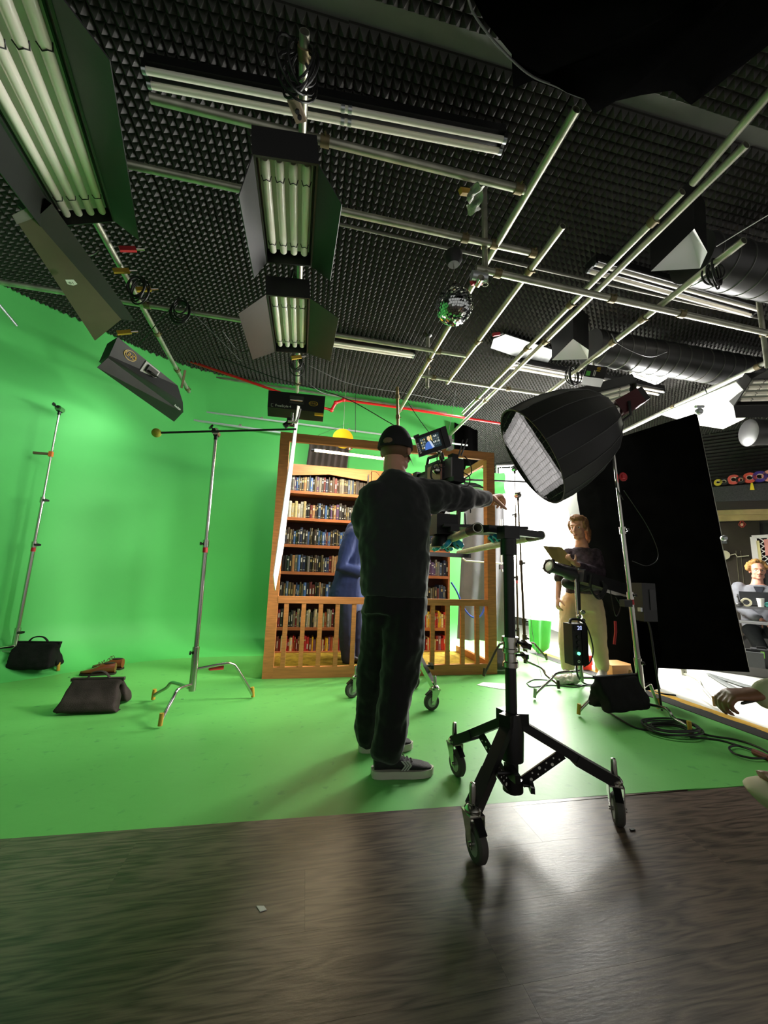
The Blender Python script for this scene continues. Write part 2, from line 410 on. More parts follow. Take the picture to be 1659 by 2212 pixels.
dropper(1634, 612, 790, 2.28, 'vertical dropper pipe at the right edge')
a = ony(858, 836, 3.95); gpipe(a, ony(860, 945, 3.95), .016, 'short vertical pipe hanging behind the operator\'s cap', (.2, .6), M('brass pipe', (150, 130, 90), .4, .6), 'pipe', 'vertical dropper pipes', 'dropper_pipe')

# fluorescent battens without their shades
def batten(pa, pb, gap, label, joint=None, z=3.46):
    a = onz(*pa, z); b = onz(*pb, z); d = (b - a).normalized(); s = d.cross(Z).normalized()
    t = thing('fluorescent_batten', label, 'ceiling light', (a + b) / 2, 'unlit fluorescent battens')
    m = MB(); m.box((a + b) / 2 + Z * .05, ((b - a).length, gap + .05, .05), Matrix((d, s, Z)).transposed()); m.build('spine', black, t)
    for k in (-.5, .5):
        m = MB(); m.tube([a + s * gap * k, b + s * gap * k], .0165, 12); tb = m.build('tube', cream, t)
        for f in [0, 1] + ([joint - .01, joint + .01] if joint else []):
            p = a.lerp(b, f) + s * gap * k; m = MB(); m.cyl(p - d * .01, p + d * .01, .0185, n=12); m.build('end_cap', alu, tb)
    for f in (0, 1):
        p = a.lerp(b, f); m = MB(); m.box(p + Z * .02, (.02, gap + .04, .05), Matrix((d, s, Z)).transposed()); m.build('lamp_holder', black, t)
batten((318, 168), (1085, 315), .06, 'long double tube batten nearest the camera, left of centre', .53)
batten((1278, 578), (1632, 676), .075, 'double tube batten below the black round duct')
batten((704, 741), (893, 768), .05, 'short double tube batten behind the second hanging tube light')
batten((1108, 790), (1427, 849), .075, 'double tube batten under the white square air grille')

# ------------------------------------------------------------------ hanging four-tube light banks
doorm = M('black barn door', (15, 15, 16), .5, var=.2, bump=.03)
def kino(label, c, u, n, L=.64, W=.26, D=.09, doors=((1, 40, .2), (-1, 40, .2)), lit=0, text_back=None, name='tube_light_bank', hang=None, tubes=4, doormats=None):
    c = V(c); u = V(u).normalized(); n = V(n); n = (n - u * n.dot(u)).normalized(); v = n.cross(u)
    B = Matrix((u, v, n)).transposed()
    t = thing(name, label, 'studio light', c, 'four-tube light banks')
    m = MB(); m.box(c - n * D * .6, (L + .08, W + .03, D * .6), B)
    for k in (-1, 1):
        m.box(c + v * k * (W / 2 + .012) - n * D * .1, (L + .08, .01, D), B); m.box(c + u * k * (L / 2 + .035) - n * D * .1, (.012, W + .03, D), B)
    hs = m.build('housing', doorm, t)
    m = MB(); m.box(c - n * D * .28, (L, W, .006), B); m.build('reflector', M('white reflector', (200, 206, 196), .4), t)
    pt = W / tubes
    for k in range(tubes):
        q = c + v * (k - (tubes - 1) / 2) * pt
        m = MB(); e = L / 2 - .012
        m.tube([q - u * e, q - u * (e - .012), q + u * (e - .012), q + u * e], [.012, .019, .019, .012], 14)
        if lit: tm = M('lit tube', (235, 245, 235), .3, emit=(225, 255, 225), es=lit)
        else: tm = cream
        tb = m.build('tube', tm, t)
        for f in (-.34, .34):
            p = q + u * L * f; m = MB()
            m.tube([p + (v * math.cos(x) + n * math.sin(x)) * .0215 + u * (.008 if i % 2 else -.008) for i, x in enumerate([.2, .9, 1.6, 2.3, 2.95])], .0022, 5)
            m.build('clip', blackp, tb)
    for i, (sd, an, w_) in enumerate(doors):
        an = math.radians(an); h = c + v * sd * (W / 2 + .016) + n * .03; dv = (n * math.cos(an) + v * sd * math.sin(an))
        nn = (n * math.sin(an) - v * sd * math.cos(an))
        q = [h - u * (L / 2 + .04), h + u * (L / 2 + .04), h + u * (L / 2 - .02) + dv * w_, h - u * (L / 2 - .02) + dv * w_]
        m = MB(); m.prism(q, nn * .004); db = m.build('barn_door', (doormats or {}).get(i, doorm), t)
        p = h + dv * w_ * .5 + u * L * .3 - nn * .002
        if i == 0: logo(p, u, dv, nn * -1, db, .035)
    if hang:
        for k in (-.25, .25):
            m = MB(); m.tube([c + u * L * k - n * D, c + u * L * k - n * (D + .05), V(hang) + u * L * k * .6], .008, 8); m.build('mount', blackm, t); clampring(V(hang), u, .021, t, blackm)
    return t, B, v, n, u
goldp = M('gold logo print', (190, 150, 40), .4)
def logo(p, x, y, n, parent, w_):
    x = V(x).normalized(); y = V(y).normalized(); n = V(n).normalized()
    m = MB(); ring = [p + x * math.cos(a) * w_ + y * math.sin(a) * w_ * .55 + n * .001 for a in [2 * PI * i / 20 for i in range(21)]]
    m.tube(ring, w_ * .05, 4); m.build('logo_ring', goldp, parent)
    text('KINO', w_ * .75, p + n * .0015, x, y, goldp, parent, 'logo_lettering')

# near left bank, almost above the camera
a, b = dep(-60, -90, .9), dep(184, 462, 2.2)
c0 = (a + b) / 2
t, B, v, n, u = kino('large bank of four long white tubes in the upper left corner', c0, b - a, C - c0, L=(b - a).length, W=.235, doors=((1, 35, .15), (-1, 40, .13)))
# bank over the middle, and the next one along the same pipe
a, b = onz(618, 348, 2.7), onz(624, 547, 2.8); c1 = (a + b) / 2
kino('first hanging four-tube bank on the middle pipe, grey-green tubes', c1, b - a, V((.12, -.35, -1)), L=(b - a).length + .02, W=.23, doors=((1, 42, .15), (-1, 28, .15)), hang=(c1.x, c1.y, ZG))
a, b = onz(623, 638, 2.7), onz(629, 747, 2.8); c2 = (a + b) / 2
kino('second hanging four-tube bank on the middle pipe, white tubes and spread doors', c2, b - a, V((.1, -.45, -1)), L=(b - a).length + .02, W=.23, doors=((1, 66, .2), (-1, 60, .2)), hang=(c2.x, c2.y, ZG))
# third one, its back to the camera, washing the back wall
Y3 = 3.82
q = [ony(x, y, Y3) for x, y in [(580, 843), (703, 856), (698, 906), (577, 893)]]
c3 = sum(q, V()) / 4; u3 = (q[1] - q[0]).normalized(); v3 = (q[0] - q[3]).normalized(); n3 = u3.cross(v3) * -1
t3 = thing('tube_light_bank', 'black light bank with handle and white lettering, its back to the camera', 'studio light', c3, 'four-tube light banks')
m = MB(); m.prism([q[0] + n3 * 0, q[1], q[1].lerp(q[2], .72), q[0].lerp(q[3], .72)], n3 * .11); m.build('housing', doorm, t3)
m = MB(); m.prism([q[0].lerp(q[3], .72), q[1].lerp(q[2], .72), q[2] + n3 * .06, q[3] + n3 * .06], n3 * .01); m.build('barn_door', M('worn black door', (44, 38, 32), .5, var=.3), t3)
m = MB(); m.box(c3 + v3 * .05 - n3 * .004 + u3 * .0, (.14, .085, .012), Matrix((u3, v3, n3)).transposed()); pl = m.build('bracket_plate', M('dark grey plate', (70, 70, 68), .5, .3), t3)
m = MB(); m.tube([c3 + v3 * .03 + u3 * s + n3 * d for s, d in [(-.06, -.01), (-.06, -.04), (.06, -.04), (.06, -.01)]], .008, 8); m.build('handle', chrome, pl)
text('FreeStyle 4', .035, c3 - u3 * .13 - v3 * .028 - n3 * .002, u3, v3, white, t3)
m = MB(); e = c3 - u3 * .235 - v3 * .028 - n3 * .002
for d1, d2 in (((-.012, -.015), (-.012, .015)), ((-.012, .015), (.008, .015)), ((-.012, -.015), (.008, -.015))): m.tube([e + u3 * d1[0] + v3 * d1[1], e + u3 * d2[0] + v3 * d2[1]], .0012, 4)
m.build('emblem', white, t3)
logo(c3 + u3 * .17 + v3 * .03 - n3 * .002, u3, v3, -n3, t3, .045)
m = MB(); m.box(c3 + u3 * .23 - v3 * .09 - n3 * .02, (.09, .022, .02), Matrix((u3, v3, n3)).transposed()); m.build('tape', yellow, t3)
for k in range(4):
    m = MB(); p = c3 + v3 * (.075 - k * .05) + n3 * .13; m.tube([p - u3 * .26, p + u3 * .26], .018, 10); m.build('tube', M('lit tube', (235, 245, 235), .3, emit=(235, 255, 235), es=6), t3)
area('bank_wash', c3 + n3 * .17, c3 + V((.1, 1.5, -1.0)), .5, .25, 15, (.95, 1, .95))

# two banks facing the green left wall, seen from behind
brownd = M('brown-lit black enamel', (84, 70, 58), .55, var=.12)  # brown cast of the light put into the black enamel
def pxquad(pts, ext): m = MB(); m.prism([onz(x, y, z) for x, y, z in pts], ext); return m
tL = thing('tube_light_bank', 'bank with a long brown-lit side panel and a white tag, facing the left wall', 'studio light', onz(150, 590, 2.7), 'four-tube light banks')
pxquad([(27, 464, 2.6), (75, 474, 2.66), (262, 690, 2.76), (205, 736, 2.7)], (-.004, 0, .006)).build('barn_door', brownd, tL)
pxquad([(75, 474, 2.66), (112, 440, 2.72), (292, 694, 2.82), (262, 690, 2.76)], (-.1, .02, .08)).build('housing', doorm, tL)
pxquad([(27, 464, 2.598), (67, 444, 2.63), (75, 470, 2.66), (38, 484, 2.6)], (-.002, 0, -.003)).build('end_plate', M('grey enamel', (92, 88, 84), .5), tL)
pc = onz(153, 606, 2.64); pu = (onz(205, 690, 2.68) - onz(100, 540, 2.64)).normalized(); pv = (onz(180, 606, 2.68) - onz(130, 606, 2.64)).normalized(); pn = pu.cross(pv).normalized()
if pn.dot(C - pc) < 0: pn = -pn
pc += pn * .012
m = MB(); m.prism([pc + pu * a_ + pv * b_ for a_, b_ in [(-.028, -.02), (-.028, .02), (.012, .024), (.026, 0), (.012, -.024)]], pn * .002); tg = m.build('tag', white, tL)
text('10', .028, pc + pn * .003, -pv, pu, M('marker ink', (120, 120, 110), .8), tg)
m = MB(); e = onz(160, 528, 2.8)
m.tube([onz(155, 515, 2.85), onz(175, 548, 2.83)], .012, 8); m.tube(curve_pts([onz(180, 552, 2.83), onz(200, 550, 2.86), onz(213, 540, 2.9)], 4), .004, 6); m.build('bracket', chrome, tL)
tM = thing('tube_light_bank', 'black bank with oval gold logo and grey bracket plate, by the left wall', 'studio light', onz(310, 820, 2.7), 'four-tube light banks')
A = [(254, 728, 2.9), (384, 833, 2.9), (395, 869, 2.75), (236, 768, 2.75)]
pxquad(A, (-.1, .06, -.04)).build('housing', doorm, tM)
pxquad([(236, 768, 2.75), (395, 869, 2.75), (396, 891, 2.7), (233, 773, 2.72)], (-.08, .05, -.02)).build('side_rail', M('grey black enamel', (52, 52, 54), .4), tM)
pxquad([(233, 773, 2.72), (395, 891, 2.7), (376, 911, 2.62), (210, 794, 2.62)], (-.004, .003, .003)).build('barn_door', M('charcoal door', (36, 35, 36), .5, var=.15), tM)
P_ = [onz(*p) for p in A]; pn = (P_[1] - P_[0]).cross(P_[3] - P_[0]).normalized()
if pn.dot(C - P_[0]) < 0: pn = -pn
pu = (P_[1] - P_[0]).normalized(); pv = pn.cross(pu)
logo(onp(281, 768, P_[0], pn) + pn * .002, pu, pv, pn, tM, .07)
m = MB(); pc = onp(322, 803, P_[0], pn); m.box(pc, (.2, .13, .02), Matrix((pu, pv, pn)).transposed()); bp_ = m.build('bracket_plate', M('pale grey plate', (170, 170, 165), .5), tM)
m = MB(); m.box(pc + pn * .015 + pv * .015, (.13, .07, .03), Matrix((pu, pv, pn)).transposed()); m.tube([pc + pn * .02 - pu * .05, pc + pn * .06 - pu * .04, pc + pn * .06 + pu * .05, pc + pn * .02 + pu * .06], .008, 8); m.build('handle', blackm, bp_)
text('FreeStyle', .03, onp(383, 880, onz(395, 880, 2.73), pn) + pn * .004, pu, pv, white, tM)
m = MB(); pc = onz(376, 893, 2.675); m.box(pc + V((.006, -.006, -.004)), (.05, .035, .004), Matrix((pu, pv, pn)).transposed()); m.build('tag', white, tM)
m = MB(); m.bar(onz(392, 838, 2.9), onz(400, 800, 3.08), .02, .02); m.build('mount', brass, tM)
area('bank_wash', onz(250, 850, 2.6) + V((-.15, .15, 0)), (-3.2, 4.2, 1.4), .9, .25, 6, (.95, 1, .95))
area('bank_wash', onz(110, 620, 2.55) + V((-.2, .1, 0)), (-3.6, 2.9, 1.3), .25, .9, 8, (.95, 1, .95))

# banks on the right
c4 = ony(1284, 872, 3.42); u4 = ony(1362, 858, 3.3) - ony(1208, 897, 3.55)
kino('white tube bank right behind the softbox, tubes unlit', c4, u4, V((-.1, -1, -.75)), L=u4.length, W=.24, doors=((1, 80, .1), (-1, 85, .06)))
c5 = onz(1690, 842, 2.85); kino('white tube bank cut off by the right edge, above the flag', c5, V((1, -.35, .0)), V((-.25, -.6, -1)), L=.64, W=.26, doors=((1, 70, .12), (-1, 70, .12)))

# ------------------------------------------------------------------ mirror ball
bc = ony(981, 661, 2.05); br = .116
t = thing('mirror_ball', 'silver mirror ball hanging under the pipe grid', 'disco ball', bc)
m = MB(); nr = 24
for i in range(nr):
    a0 = -PI / 2 + PI * (i + .06) / nr; a1 = -PI / 2 + PI * (i + .94) / nr; k = max(5, int(nr * 2 * math.cos((a0 + a1) / 2)))
    for j in range(k):
        b0 = 2 * PI * (j + .05) / k; b1 = 2 * PI * (j + .95) / k
        jit = V((random.uniform(-1, 1), random.uniform(-1, 1), random.uniform(-1, 1))) * .0012
        m.add([bc + V((math.cos(a_) * math.cos(b_), math.cos(a_) * math.sin(b_), math.sin(a_))) * br + jit * (q_ % 2) for q_, (a_, b_) in enumerate([(a0, b0), (a0, b1), (a1, b1), (a1, b0)])], [(0, 1, 2, 3)])
mt = m.build('mirror_tile', M('mirror glass', (215, 220, 220), .04, 1), t, 0); mt['kind'] = 'stuff'
m = MB(); m.ell(bc, br * .985, n=32, k=20); m.build('core', M('dark grout', (50, 52, 50), .6), t)
hp = ony(976, 532, 2.02)
m = MB(); top = bc + Z * br
m.lathe(top, Z, [(0, 0), (.02, 0), (.02, .03), (0, .03)], 12); m.build('cap', blackm, t)
mo = ony(980, 557, 2.04)
m = MB(); m.lathe(mo - Z * .05, Z, [(0, 0), (.035, 0), (.055, .035), (.055, .08), (0, .08)], 18); m.build('motor', M('dark motor', (40, 40, 40), .5, .3), t)
m = MB(); m.tube([mo + Z * .03, hp], .004, 6); m.tube([top, mo - Z * .05], .002, 6)
for k in range(5): m.tube([mo.lerp(hp, k / 5) + V((math.cos(x) * .008, 0, math.sin(x) * .012)) for x in [i * PI / 4 for i in range(9)]], .002, 5)
m.build('chain', chrome, t)

# ------------------------------------------------------------------ ducts, grille and sheet metal
ductm = M('black spiral duct', (60, 60, 60), .35, .35, var=.15)
def duct(a, b, r, label, step=.14):
    t = thing('spiral_duct', label, 'duct', (V(a) + V(b)) / 2, 'round ducts'); a = V(a); b = V(b); d = (b - a).normalized()
    m = MB(); m.pipe(a, b, r, .006, 36); m.build('shell', ductm, t)
    m = MB(); m.lathe(a - d * .01, d, [(0, 0), (r, 0), (r, .012), (0, .012)], 36); m.build('end_cap', ductm, t)
    k = .06
    while k < (b - a).length:
        m = MB(); m.lathe(a + d * k, d, [(r - .001, 0), (r + .006, .003), (r + .006, .009), (r - .001, .012)], 36); m.build('seam', M('duct seam', (105, 105, 102), .3, .5), t); k += step
    return t
d1 = duct((2.62, 1.98, 3.33), (5.8, 1.98, 3.33), .17, 'near black round duct at the right edge of the ceiling')
d2 = duct((2.72, 3.12, 3.34), (6.6, 3.12, 3.34), .17, 'far black spiral duct behind the right pipes')
def boot(tri, z, label):
    q = [onz(x, y, z) for x, y in tri]; cc = sum(q, V()) / len(q)
    t = thing('air_register', label, 'air vent', cc, 'duct registers')
    m = MB(); m.add(q + [p + V((.0, -.02, .34)) for p in q], [(0, 1, 5, 4), (1, 2, 6, 5), (2, 3, 7, 6), (3, 0, 4, 7), (4, 5, 6, 7)]); m.build('box', blackm, t)
    ap = cc + Z * .16 + (q[1] - cc) * .3
    m = MB(); m.add(q + [ap], [(0, 4, 1), (1, 4, 2), (2, 4, 3), (3, 4, 0)]); m.build('deflector', M('white sheet metal', (222, 222, 222), .5), t, 0)
boot([(1406, 586), (1500, 494), (1528, 545), (1512, 580)], 3.06, 'black air register with a white deflector on the near duct')
boot([(1192, 778), (1238, 732), (1272, 756), (1270, 776)], 3.1, 'black air register with a white deflector on the far duct')
q = [onz(x, y, 3.32) for x, y in [(1362, 806), (1394, 789), (1456, 802), (1418, 827)]]
t = thing('air_grille', 'square white air grille under the far duct', 'air vent', sum(q, V()) / 4)
m = MB()
for i in range(4): m.bar(q[i], q[(i + 1) % 4], .035, .03)
m.build('frame', white, t)
m = MB(); m.prism(q, (0, 0, .1)); m.v = [p + Z * .02 for p in m.v]; m.build('box', blackm, t)
for k in range(1, 12):
    m = MB(); m.bar(q[0].lerp(q[1], k / 12), q[3].lerp(q[2], k / 12), .008, .012); m.build('slat', white, t)
for k in range(1, 10):
    m = MB(); m.bar(q[0].lerp(q[3], k / 10), q[1].lerp(q[2], k / 10), .006, .01); m.build('slat', white, t)
m = MB(); m.prism([onz(x, y, 3.54) for x, y in [(1066, 732), (1092, 722), (1200, 758), (1178, 792), (1060, 752)]], (0, 0, .012))
solo(m, 'metal_sheet', M('scuffed zinc sheet', (96, 98, 98), .6, .4, var=.3, vs_=14), 'scuffed bare metal sheet on the foam ceiling behind the pipe pair', 'metal sheet')
m = MB(); m.prism([onz(x, y, z) for x, y, z in [(1425, 895, 2.84), (1590, 825, 2.86), (1640, 880, 2.8), (1606, 906, 2.78), (1562, 927, 2.74), (1505, 918, 2.74)]], (0, 0, .012))
solo(m, 'white_board', M('white board', (200, 203, 190), .6, var=.1), 'scuffed white board hung flat above the flag', 'board')
pa = dep(1612, 935, 4.3); pb = pa + V((.8, -.3, .0))
m = MB(); m.lathe(pa, pb - pa, [(0, 0), (.12, 0), (.15, .02), (.15, .08), (.142, .085), (.142, .8), (0, .8)], 28)
m.tube([pa + V((.1, -.04, .1)), pa + V((.14, -.05, .4)), pa + V((.16, -.05, .7))], .012, 8)
solo(m, 'speaker_tube', M('grey black cylinder', (62, 62, 62), .4, .2), 'fat grey cylinder hanging at the right edge above the loft', 'cylinder')

# ------------------------------------------------------------------ black cloth under the ceiling, near the camera
out = [(1008, -30), (1045, 48), (1105, 112), (1108, 192), (1150, 178), (1182, 180), (1262, 214), (1284, 250), (1330, 214), (1385, 206), (1452, 200), (1492, 222), (1530, 200), (1600, 150), (1700, 60)]
m = MB(); rim = [onz(x, y, 2.95 - .03 * math.sin(i * 1.3)) for i, (x, y) in enumerate(out)]
cen = V((1.15, .55, 2.78)); far = [V((1.7, .1, 3.0)), V((1.1, -.4, 3.05)), V((.45, .1, 3.0))]
ringp = rim + far; rings = []
for k in range(7):
    f = k / 6; rings.append([p.lerp(cen, f) + Z * (-.10 * math.sin(f * PI / 2) + .012 * math.sin(i * 2.1 + k)) for i, p in enumerate(ringp)])
m.loft(rings, False); nn = len(m.v); m.add([p + Z * .012 for p in m.v], [tuple(q_[::-1]) for q_ in m.f])
kk = len(ringp); m.f += [(i, nn + i, nn + (i + 1) % kk, (i + 1) % kk) for i in range(kk)]
solo(m, 'black_cloth', blackf, 'big black cloth sagging under the ceiling at the top right', 'cloth', ang=60)
m = MB(); m.tube(curve_pts([onz(x, y, 2.93) for x, y in [(1005, -40), (1018, 18), (1052, 70), (1105, 128), (1150, 165), (1200, 186), (1262, 212), (1325, 214)]], 5), .004, 6)
solo(m, 'rope', M('grey cord', (92, 92, 92), .8), 'thin grey cord along the edge of the black ceiling cloth', 'cord')

# ------------------------------------------------------------------ the library set: timber frame and railing
YF, YB = 3.87, 4.90
XL, XR = -.325, 2.025
TOP = 2.385
fr = thing('set_frame', 'tall timber frame with front railing around the library set', 'wooden frame', ((XL + XR) / 2, YF + .45, 0))
def fbox(name, a, b, mat, parent=fr):
    m = MB(); a = V(a); b = V(b); m.box((a + b) / 2, b - a); return m.build(name, mat, parent, 0)
PS = .095
fbox('post', (XL, YF, 0), (XL + PS, YF + .085, TOP), wood); fbox('post', (XR - PS, YF, 0), (XR, YF + .085, TOP), wood)
fbox('top_beam', (XL + PS, YF, TOP - .09), (XR - PS, YF + .04, TOP - .002), woodh)
fbox('bottom_beam', (XL + PS, YF, 0), (XR - PS, YF + .04, .1), woodh)
zr = ony(620, 1288, YF).z; zb = ony(620, 1303, YF).z
fbox('hand_rail', (XL + PS, YF - .002, zb), (XR - PS, YF + .04, zr), woodh)
x0 = ony(614, 1380, YF).x; x1 = ony(1032, 1380, YF).x
for k in range(13):
    x = x0 + (x1 - x0) * k / 12; fbox('baluster', (x - .021, YF + .003, .1), (x + .021, YF + .037, zb), wood)
for x in (XL, XR - .04):
    m = MB(); m.box((x + .02, (YF + .085 + YB) / 2, .05), (.04, YB - YF - .09, .1)); m.build('side_beam', M('cedar wood depth', (172, 108, 60), .5, var=.2, vs_=3, stretch=(16, 1.2, 16)), fr, 0)
    m = MB(); m.box((x + .02, (YF + .085 + YB) / 2, TOP - .05), (.04, YB - YF - .09, .085)); m.build('side_beam', MATS['cedar wood depth'], fr, 0)
m = MB(); m.prism([(XL + .045, YF + .045, .0), (XR - .045, YF + .045, 0), (XR - .045, YB - .01, 0), (XL + .045, YB - .01, 0)], (0, 0, .028))
solo(m, 'carpet', M('olive carpet', (150, 124, 44), .95, var=.4, vs_=14, bump=.8, bs=220, spec=.1), 'mustard olive carpet on the floor of the library set', 'carpet')

# two bookcases side by side
shz = [ony(650, y, YB).z for y in (1060, 1118, 1176, 1234.7, 1294, 1355, 1414)]
BT = ony(650, 1004, YB).z
BX = [(-.31, .785), (.795, 1.9)]
def bookcase(xa, xb, label):
    t = thing('bookcase', label, 'bookcase', ((xa + xb) / 2, YB + .14, 0), 'library bookcases')
    D = .28
    for x in (xa, xb - .022):
        m = MB(); m.box((x + .011, YB + D / 2, BT / 2), (.022, D, BT)); m.build('side_panel', shelfm, t, 0)
    m = MB(); m.box(((xa + xb) / 2, YB + D + .005, BT / 2), (xb - xa, .01, BT)); m.build('back_panel', darkwood, t, 0)
    m = MB(); m.box(((xa + xb) / 2, YB + D / 2, BT - .011), (xb - xa - .046, D, .02)); m.build('top_panel', shelfm, t, 0)
    for z in shz:
        m = MB(); m.box(((xa + xb) / 2, YB + D / 2, max(z - .019, .021)), (xb - xa - .046, D, .036)); m.build('shelf', shelfm, t, 0)
    m = MB(); hz = ony(612, 1027, YB).z; xm = (xa + xb) / 2
    m.prism([(xa, YB - .022, BT), (xa, YB - .022, hz), (xm, YB - .022, hz + .055), (xb, YB - .022, hz), (xb, YB - .022, BT)], (0, .02, 0)); m.build('header_board', woodh, t, 0)
    m = MB(); m.box(((xa + xb) / 2, YB - .01, .02), (xb - xa, .016, .04)); m.build('plinth', shelfm, t, 0)
    return t
bookcase(*BX[0], 'left brown bookcase full of books behind the actor in blue')
bookcase(*BX[1], 'right brown bookcase, mostly hidden behind the operator')
# books
PAL = {'dark': [('black', (26, 25, 27)), ('charcoal', (48, 46, 46)), ('dark brown', (62, 46, 36)), ('navy', (30, 40, 70)), ('slate blue', (62, 78, 104)), ('grey', (104, 102, 98)), ('dark green', (34, 52, 42)), ('maroon', (92, 34, 36)), ('olive brown', (86, 74, 50)), ('black', (20, 20, 24)), ('dark brown', (50, 40, 34)), ('purple', (88, 64, 104)), ('blue', (64, 96, 150)), ('tan', (150, 112, 76))],
       'pale': [('beige', (190, 172, 124)), ('blue', (72, 92, 146)), ('black', (36, 34, 32)), ('silver', (176, 174, 168)), ('tan', (164, 150, 110))],
       'red': [('red', (168, 30, 34)), ('dark red', (120, 24, 30)), ('crimson', (190, 44, 48)), ('brown', (108, 62, 46)), ('cream', (222, 204, 150)), ('yellow', (220, 176, 40)), ('mauve', (120, 84, 110)), ('rust', (164, 76, 44)), ('red', (150, 26, 30))],
       'mix': [('cream', (220, 208, 170)), ('black', (38, 38, 36)), ('yellow', (226, 210, 60)), ('red', (164, 40, 40)), ('teal', (60, 110, 124)), ('grey', (140, 134, 120)), ('rust', (168, 80, 50)), ('pale green', (150, 164, 130)), ('maroon', (120, 36, 44))]}
ORDN = ['top', 'second', 'third', 'fourth', 'fifth', 'sixth', 'bottom']
def ordn(i): return '%d%s' % (i, 'th' if 10 <= i % 100 <= 20 else {1: 'st', 2: 'nd', 3: 'rd'}.get(i % 10, 'th'))
bmats = {}
def bmat(cn, c):
    k = (cn, c)
    if k not in bmats: bmats[k] = M('book ' + cn + str(c), c, .5, var=.15, vs_=30, rnd=.12)
    return bmats[k]
gilt = M('gilt stamping', (176, 160, 110), .4, .3)
silverp = M('pale spine print', (190, 190, 184), .5)
rb = random.Random(5)
extra = MB(); nbook = 0
def book_mesh(q, x, y, z, w_, h, d, lean=0):
    n = 4                                        # rounded spine
    def ring(zz): 
        s = [(x + w_ * k / n, y - .006 * math.sin(PI * k / n)) for k in range(n + 1)]
        return [V((a_ + lean * (zz - z), b_, zz)) for a_, b_ in s] + [V((x + w_ + lean * (zz - z), y + d, zz)), V((x + lean * (zz - z), y + d, zz))]
    q.loft([ring(z), ring(z + h)])
for r_ in range(7):
    for bi, (xa, xb) in enumerate(BX):
        x = xa + .028; i = 0
        top = (BT - .1 if r_ == 0 else shz[r_ - 1] - .045)
        while x < xb - .05:
            px_vis = (bi == 0 and x < .58) or (bi == 1 and x > 1.56)
            kind = 'dark'
            if r_ == 1 and bi == 0 and i < 7: kind = 'pale'
            if r_ == 5: kind = 'mix' if bi == 0 else 'red'
            if r_ == 6: kind = 'red'
            if r_ == 5 and bi == 0 and i < 6: cn, c = ('dark red', (110, 30, 34)) if i == 0 else ('black', (38, 40, 40))
            else: cn, c = rb.choice(PAL[kind])
            w_ = rb.choice([.018, .022, .026, .03, .034]) if kind != 'pale' else rb.uniform(.032, .045)
            h = min(rb.uniform(.165, .215), top - shz[r_] - .006)
            d = rb.uniform(.13, .17); y = YB + rb.uniform(.012, .03)
            if r_ == 0: y += .004
            i += 1
            if px_vis:
                m = MB(); book_mesh(m, x, y, shz[r_], w_, h, d)
                lab = '%s book, %s from left, %s shelf of the %s bookcase' % (cn, ordn(i), ORDN[r_], ('left', 'right')[bi])
                o = solo(m, 'book', bmat(cn, c), lab, 'book', 'books on the set shelves', 50, (x + w_ / 2, y + d / 2, shz[r_]))
                nbook += 1
                m = MB(); pm = rb.choice([gilt, silverp, gilt, silverp, None])
                if pm and w_ > .016:
                    for f0, f1, ww in rb.choice([[(.72, .8, .7), (.12, .17, .5)], [(.35, .75, .34), (.1, .14, .6)], [(.86, .88, .9), (.6, .76, .6), (.1, .12, .9)], [(.3, .6, .4)], [(.55, .8, .5), (.08, .13, .4)]]):
                        m = MB(); m.box((x + w_ / 2, y - .0062, shz[r_] + h * (f0 + f1) / 2), (w_ * ww, .0016, h * (f1 - f0))); m.build('spine_print', pm, o, 0)
            else: book_mesh(extra, x, y, shz[r_], w_, h, d)
            x += w_ + .0012
o = solo(extra, 'book_rows', M('mixed dark bindings', (56, 48, 46), .6, var=.5, vs_=18), 'rows of books hidden behind the two men', 'books', None, 50); o['kind'] = 'stuff'

# glowing LED tube, yellow disc, black drape and reading lamp over the set
YT = 4.5
a, b = ony(676, 972, YT), ony(838, 992, YT)
t = thing('led_tube', 'glowing warm LED tube hung across the top of the set', 'lamp', (a + b) / 2)
m = MB(); m.tube([a, b], .017, 12); m.build('diffuser', M('warm glowing tube', (255, 240, 200), .4, emit=(255, 222, 160), es=14), t)
for p in (a, b): m = MB(); m.cyl(p - V((.02, 0, 0)), p + V((.02, 0, 0)), .019); m.build('end_cap', blackp, t)
m = MB(); m.tube([a + V((.05, 0, .02)), a + V((.06, .3, .3)), (a + b) / 2 + V((0, .5, .6))], .002, 5); m.build('hanging_wire', cablem, t)
lt = area('led_tube_light', (a + b) / 2 + V((0, 0, -.03)), (a + b) / 2 + V((0, .15, -1)), .9, .04, 26, (1, .8, .5))
dc = ony(741, 947, 4.3)
t = thing('yellow_disc', 'flat yellow disc hanging above the glowing tube', 'disc', dc)
m = MB(); m.lathe(dc, (0, 1, 0), [(0, 0), (.118, 0), (.12, .006), (.118, .012), (0, .012)], 32); m.build('disc', M('bright yellow disc', (246, 196, 20), .5, emit=(246, 190, 20), es=.12), t)
m = MB(); m.tube([dc + V((0, .006, .1)), dc + V((0, .006, 1.0))], .0025, 6); m.build('hanging_rod', steel, t)
m = MB(); m.box(dc + V((.09, .02, -.09)), (.05, .03, .05)); m.cyl(dc + V((.09, 0, -.13)), dc + V((.09, 0, -.05)), .012); m.build('clamp', chrome, t)
xa, xb = ony(665, 980, 5.2).x, ony(752, 1010, 5.2).x; za, zb_ = ony(700, 945, 5.2).z, 2.1
m = MB(); m.sheet(lambda u, v: (xa + (xb - xa) * u + .01 * math.sin(v * 9), 5.262 - .01 * math.sin(u * 40), za - (za - zb_) * v), 60, 6, .004)
solo(m, 'black_drape', M('brown black drape', (66, 58, 54), .9, var=.2), 'dark pleated drape hanging on the green wall above the bookcase', 'drape')
p = ony(795, 1040, 4.75)
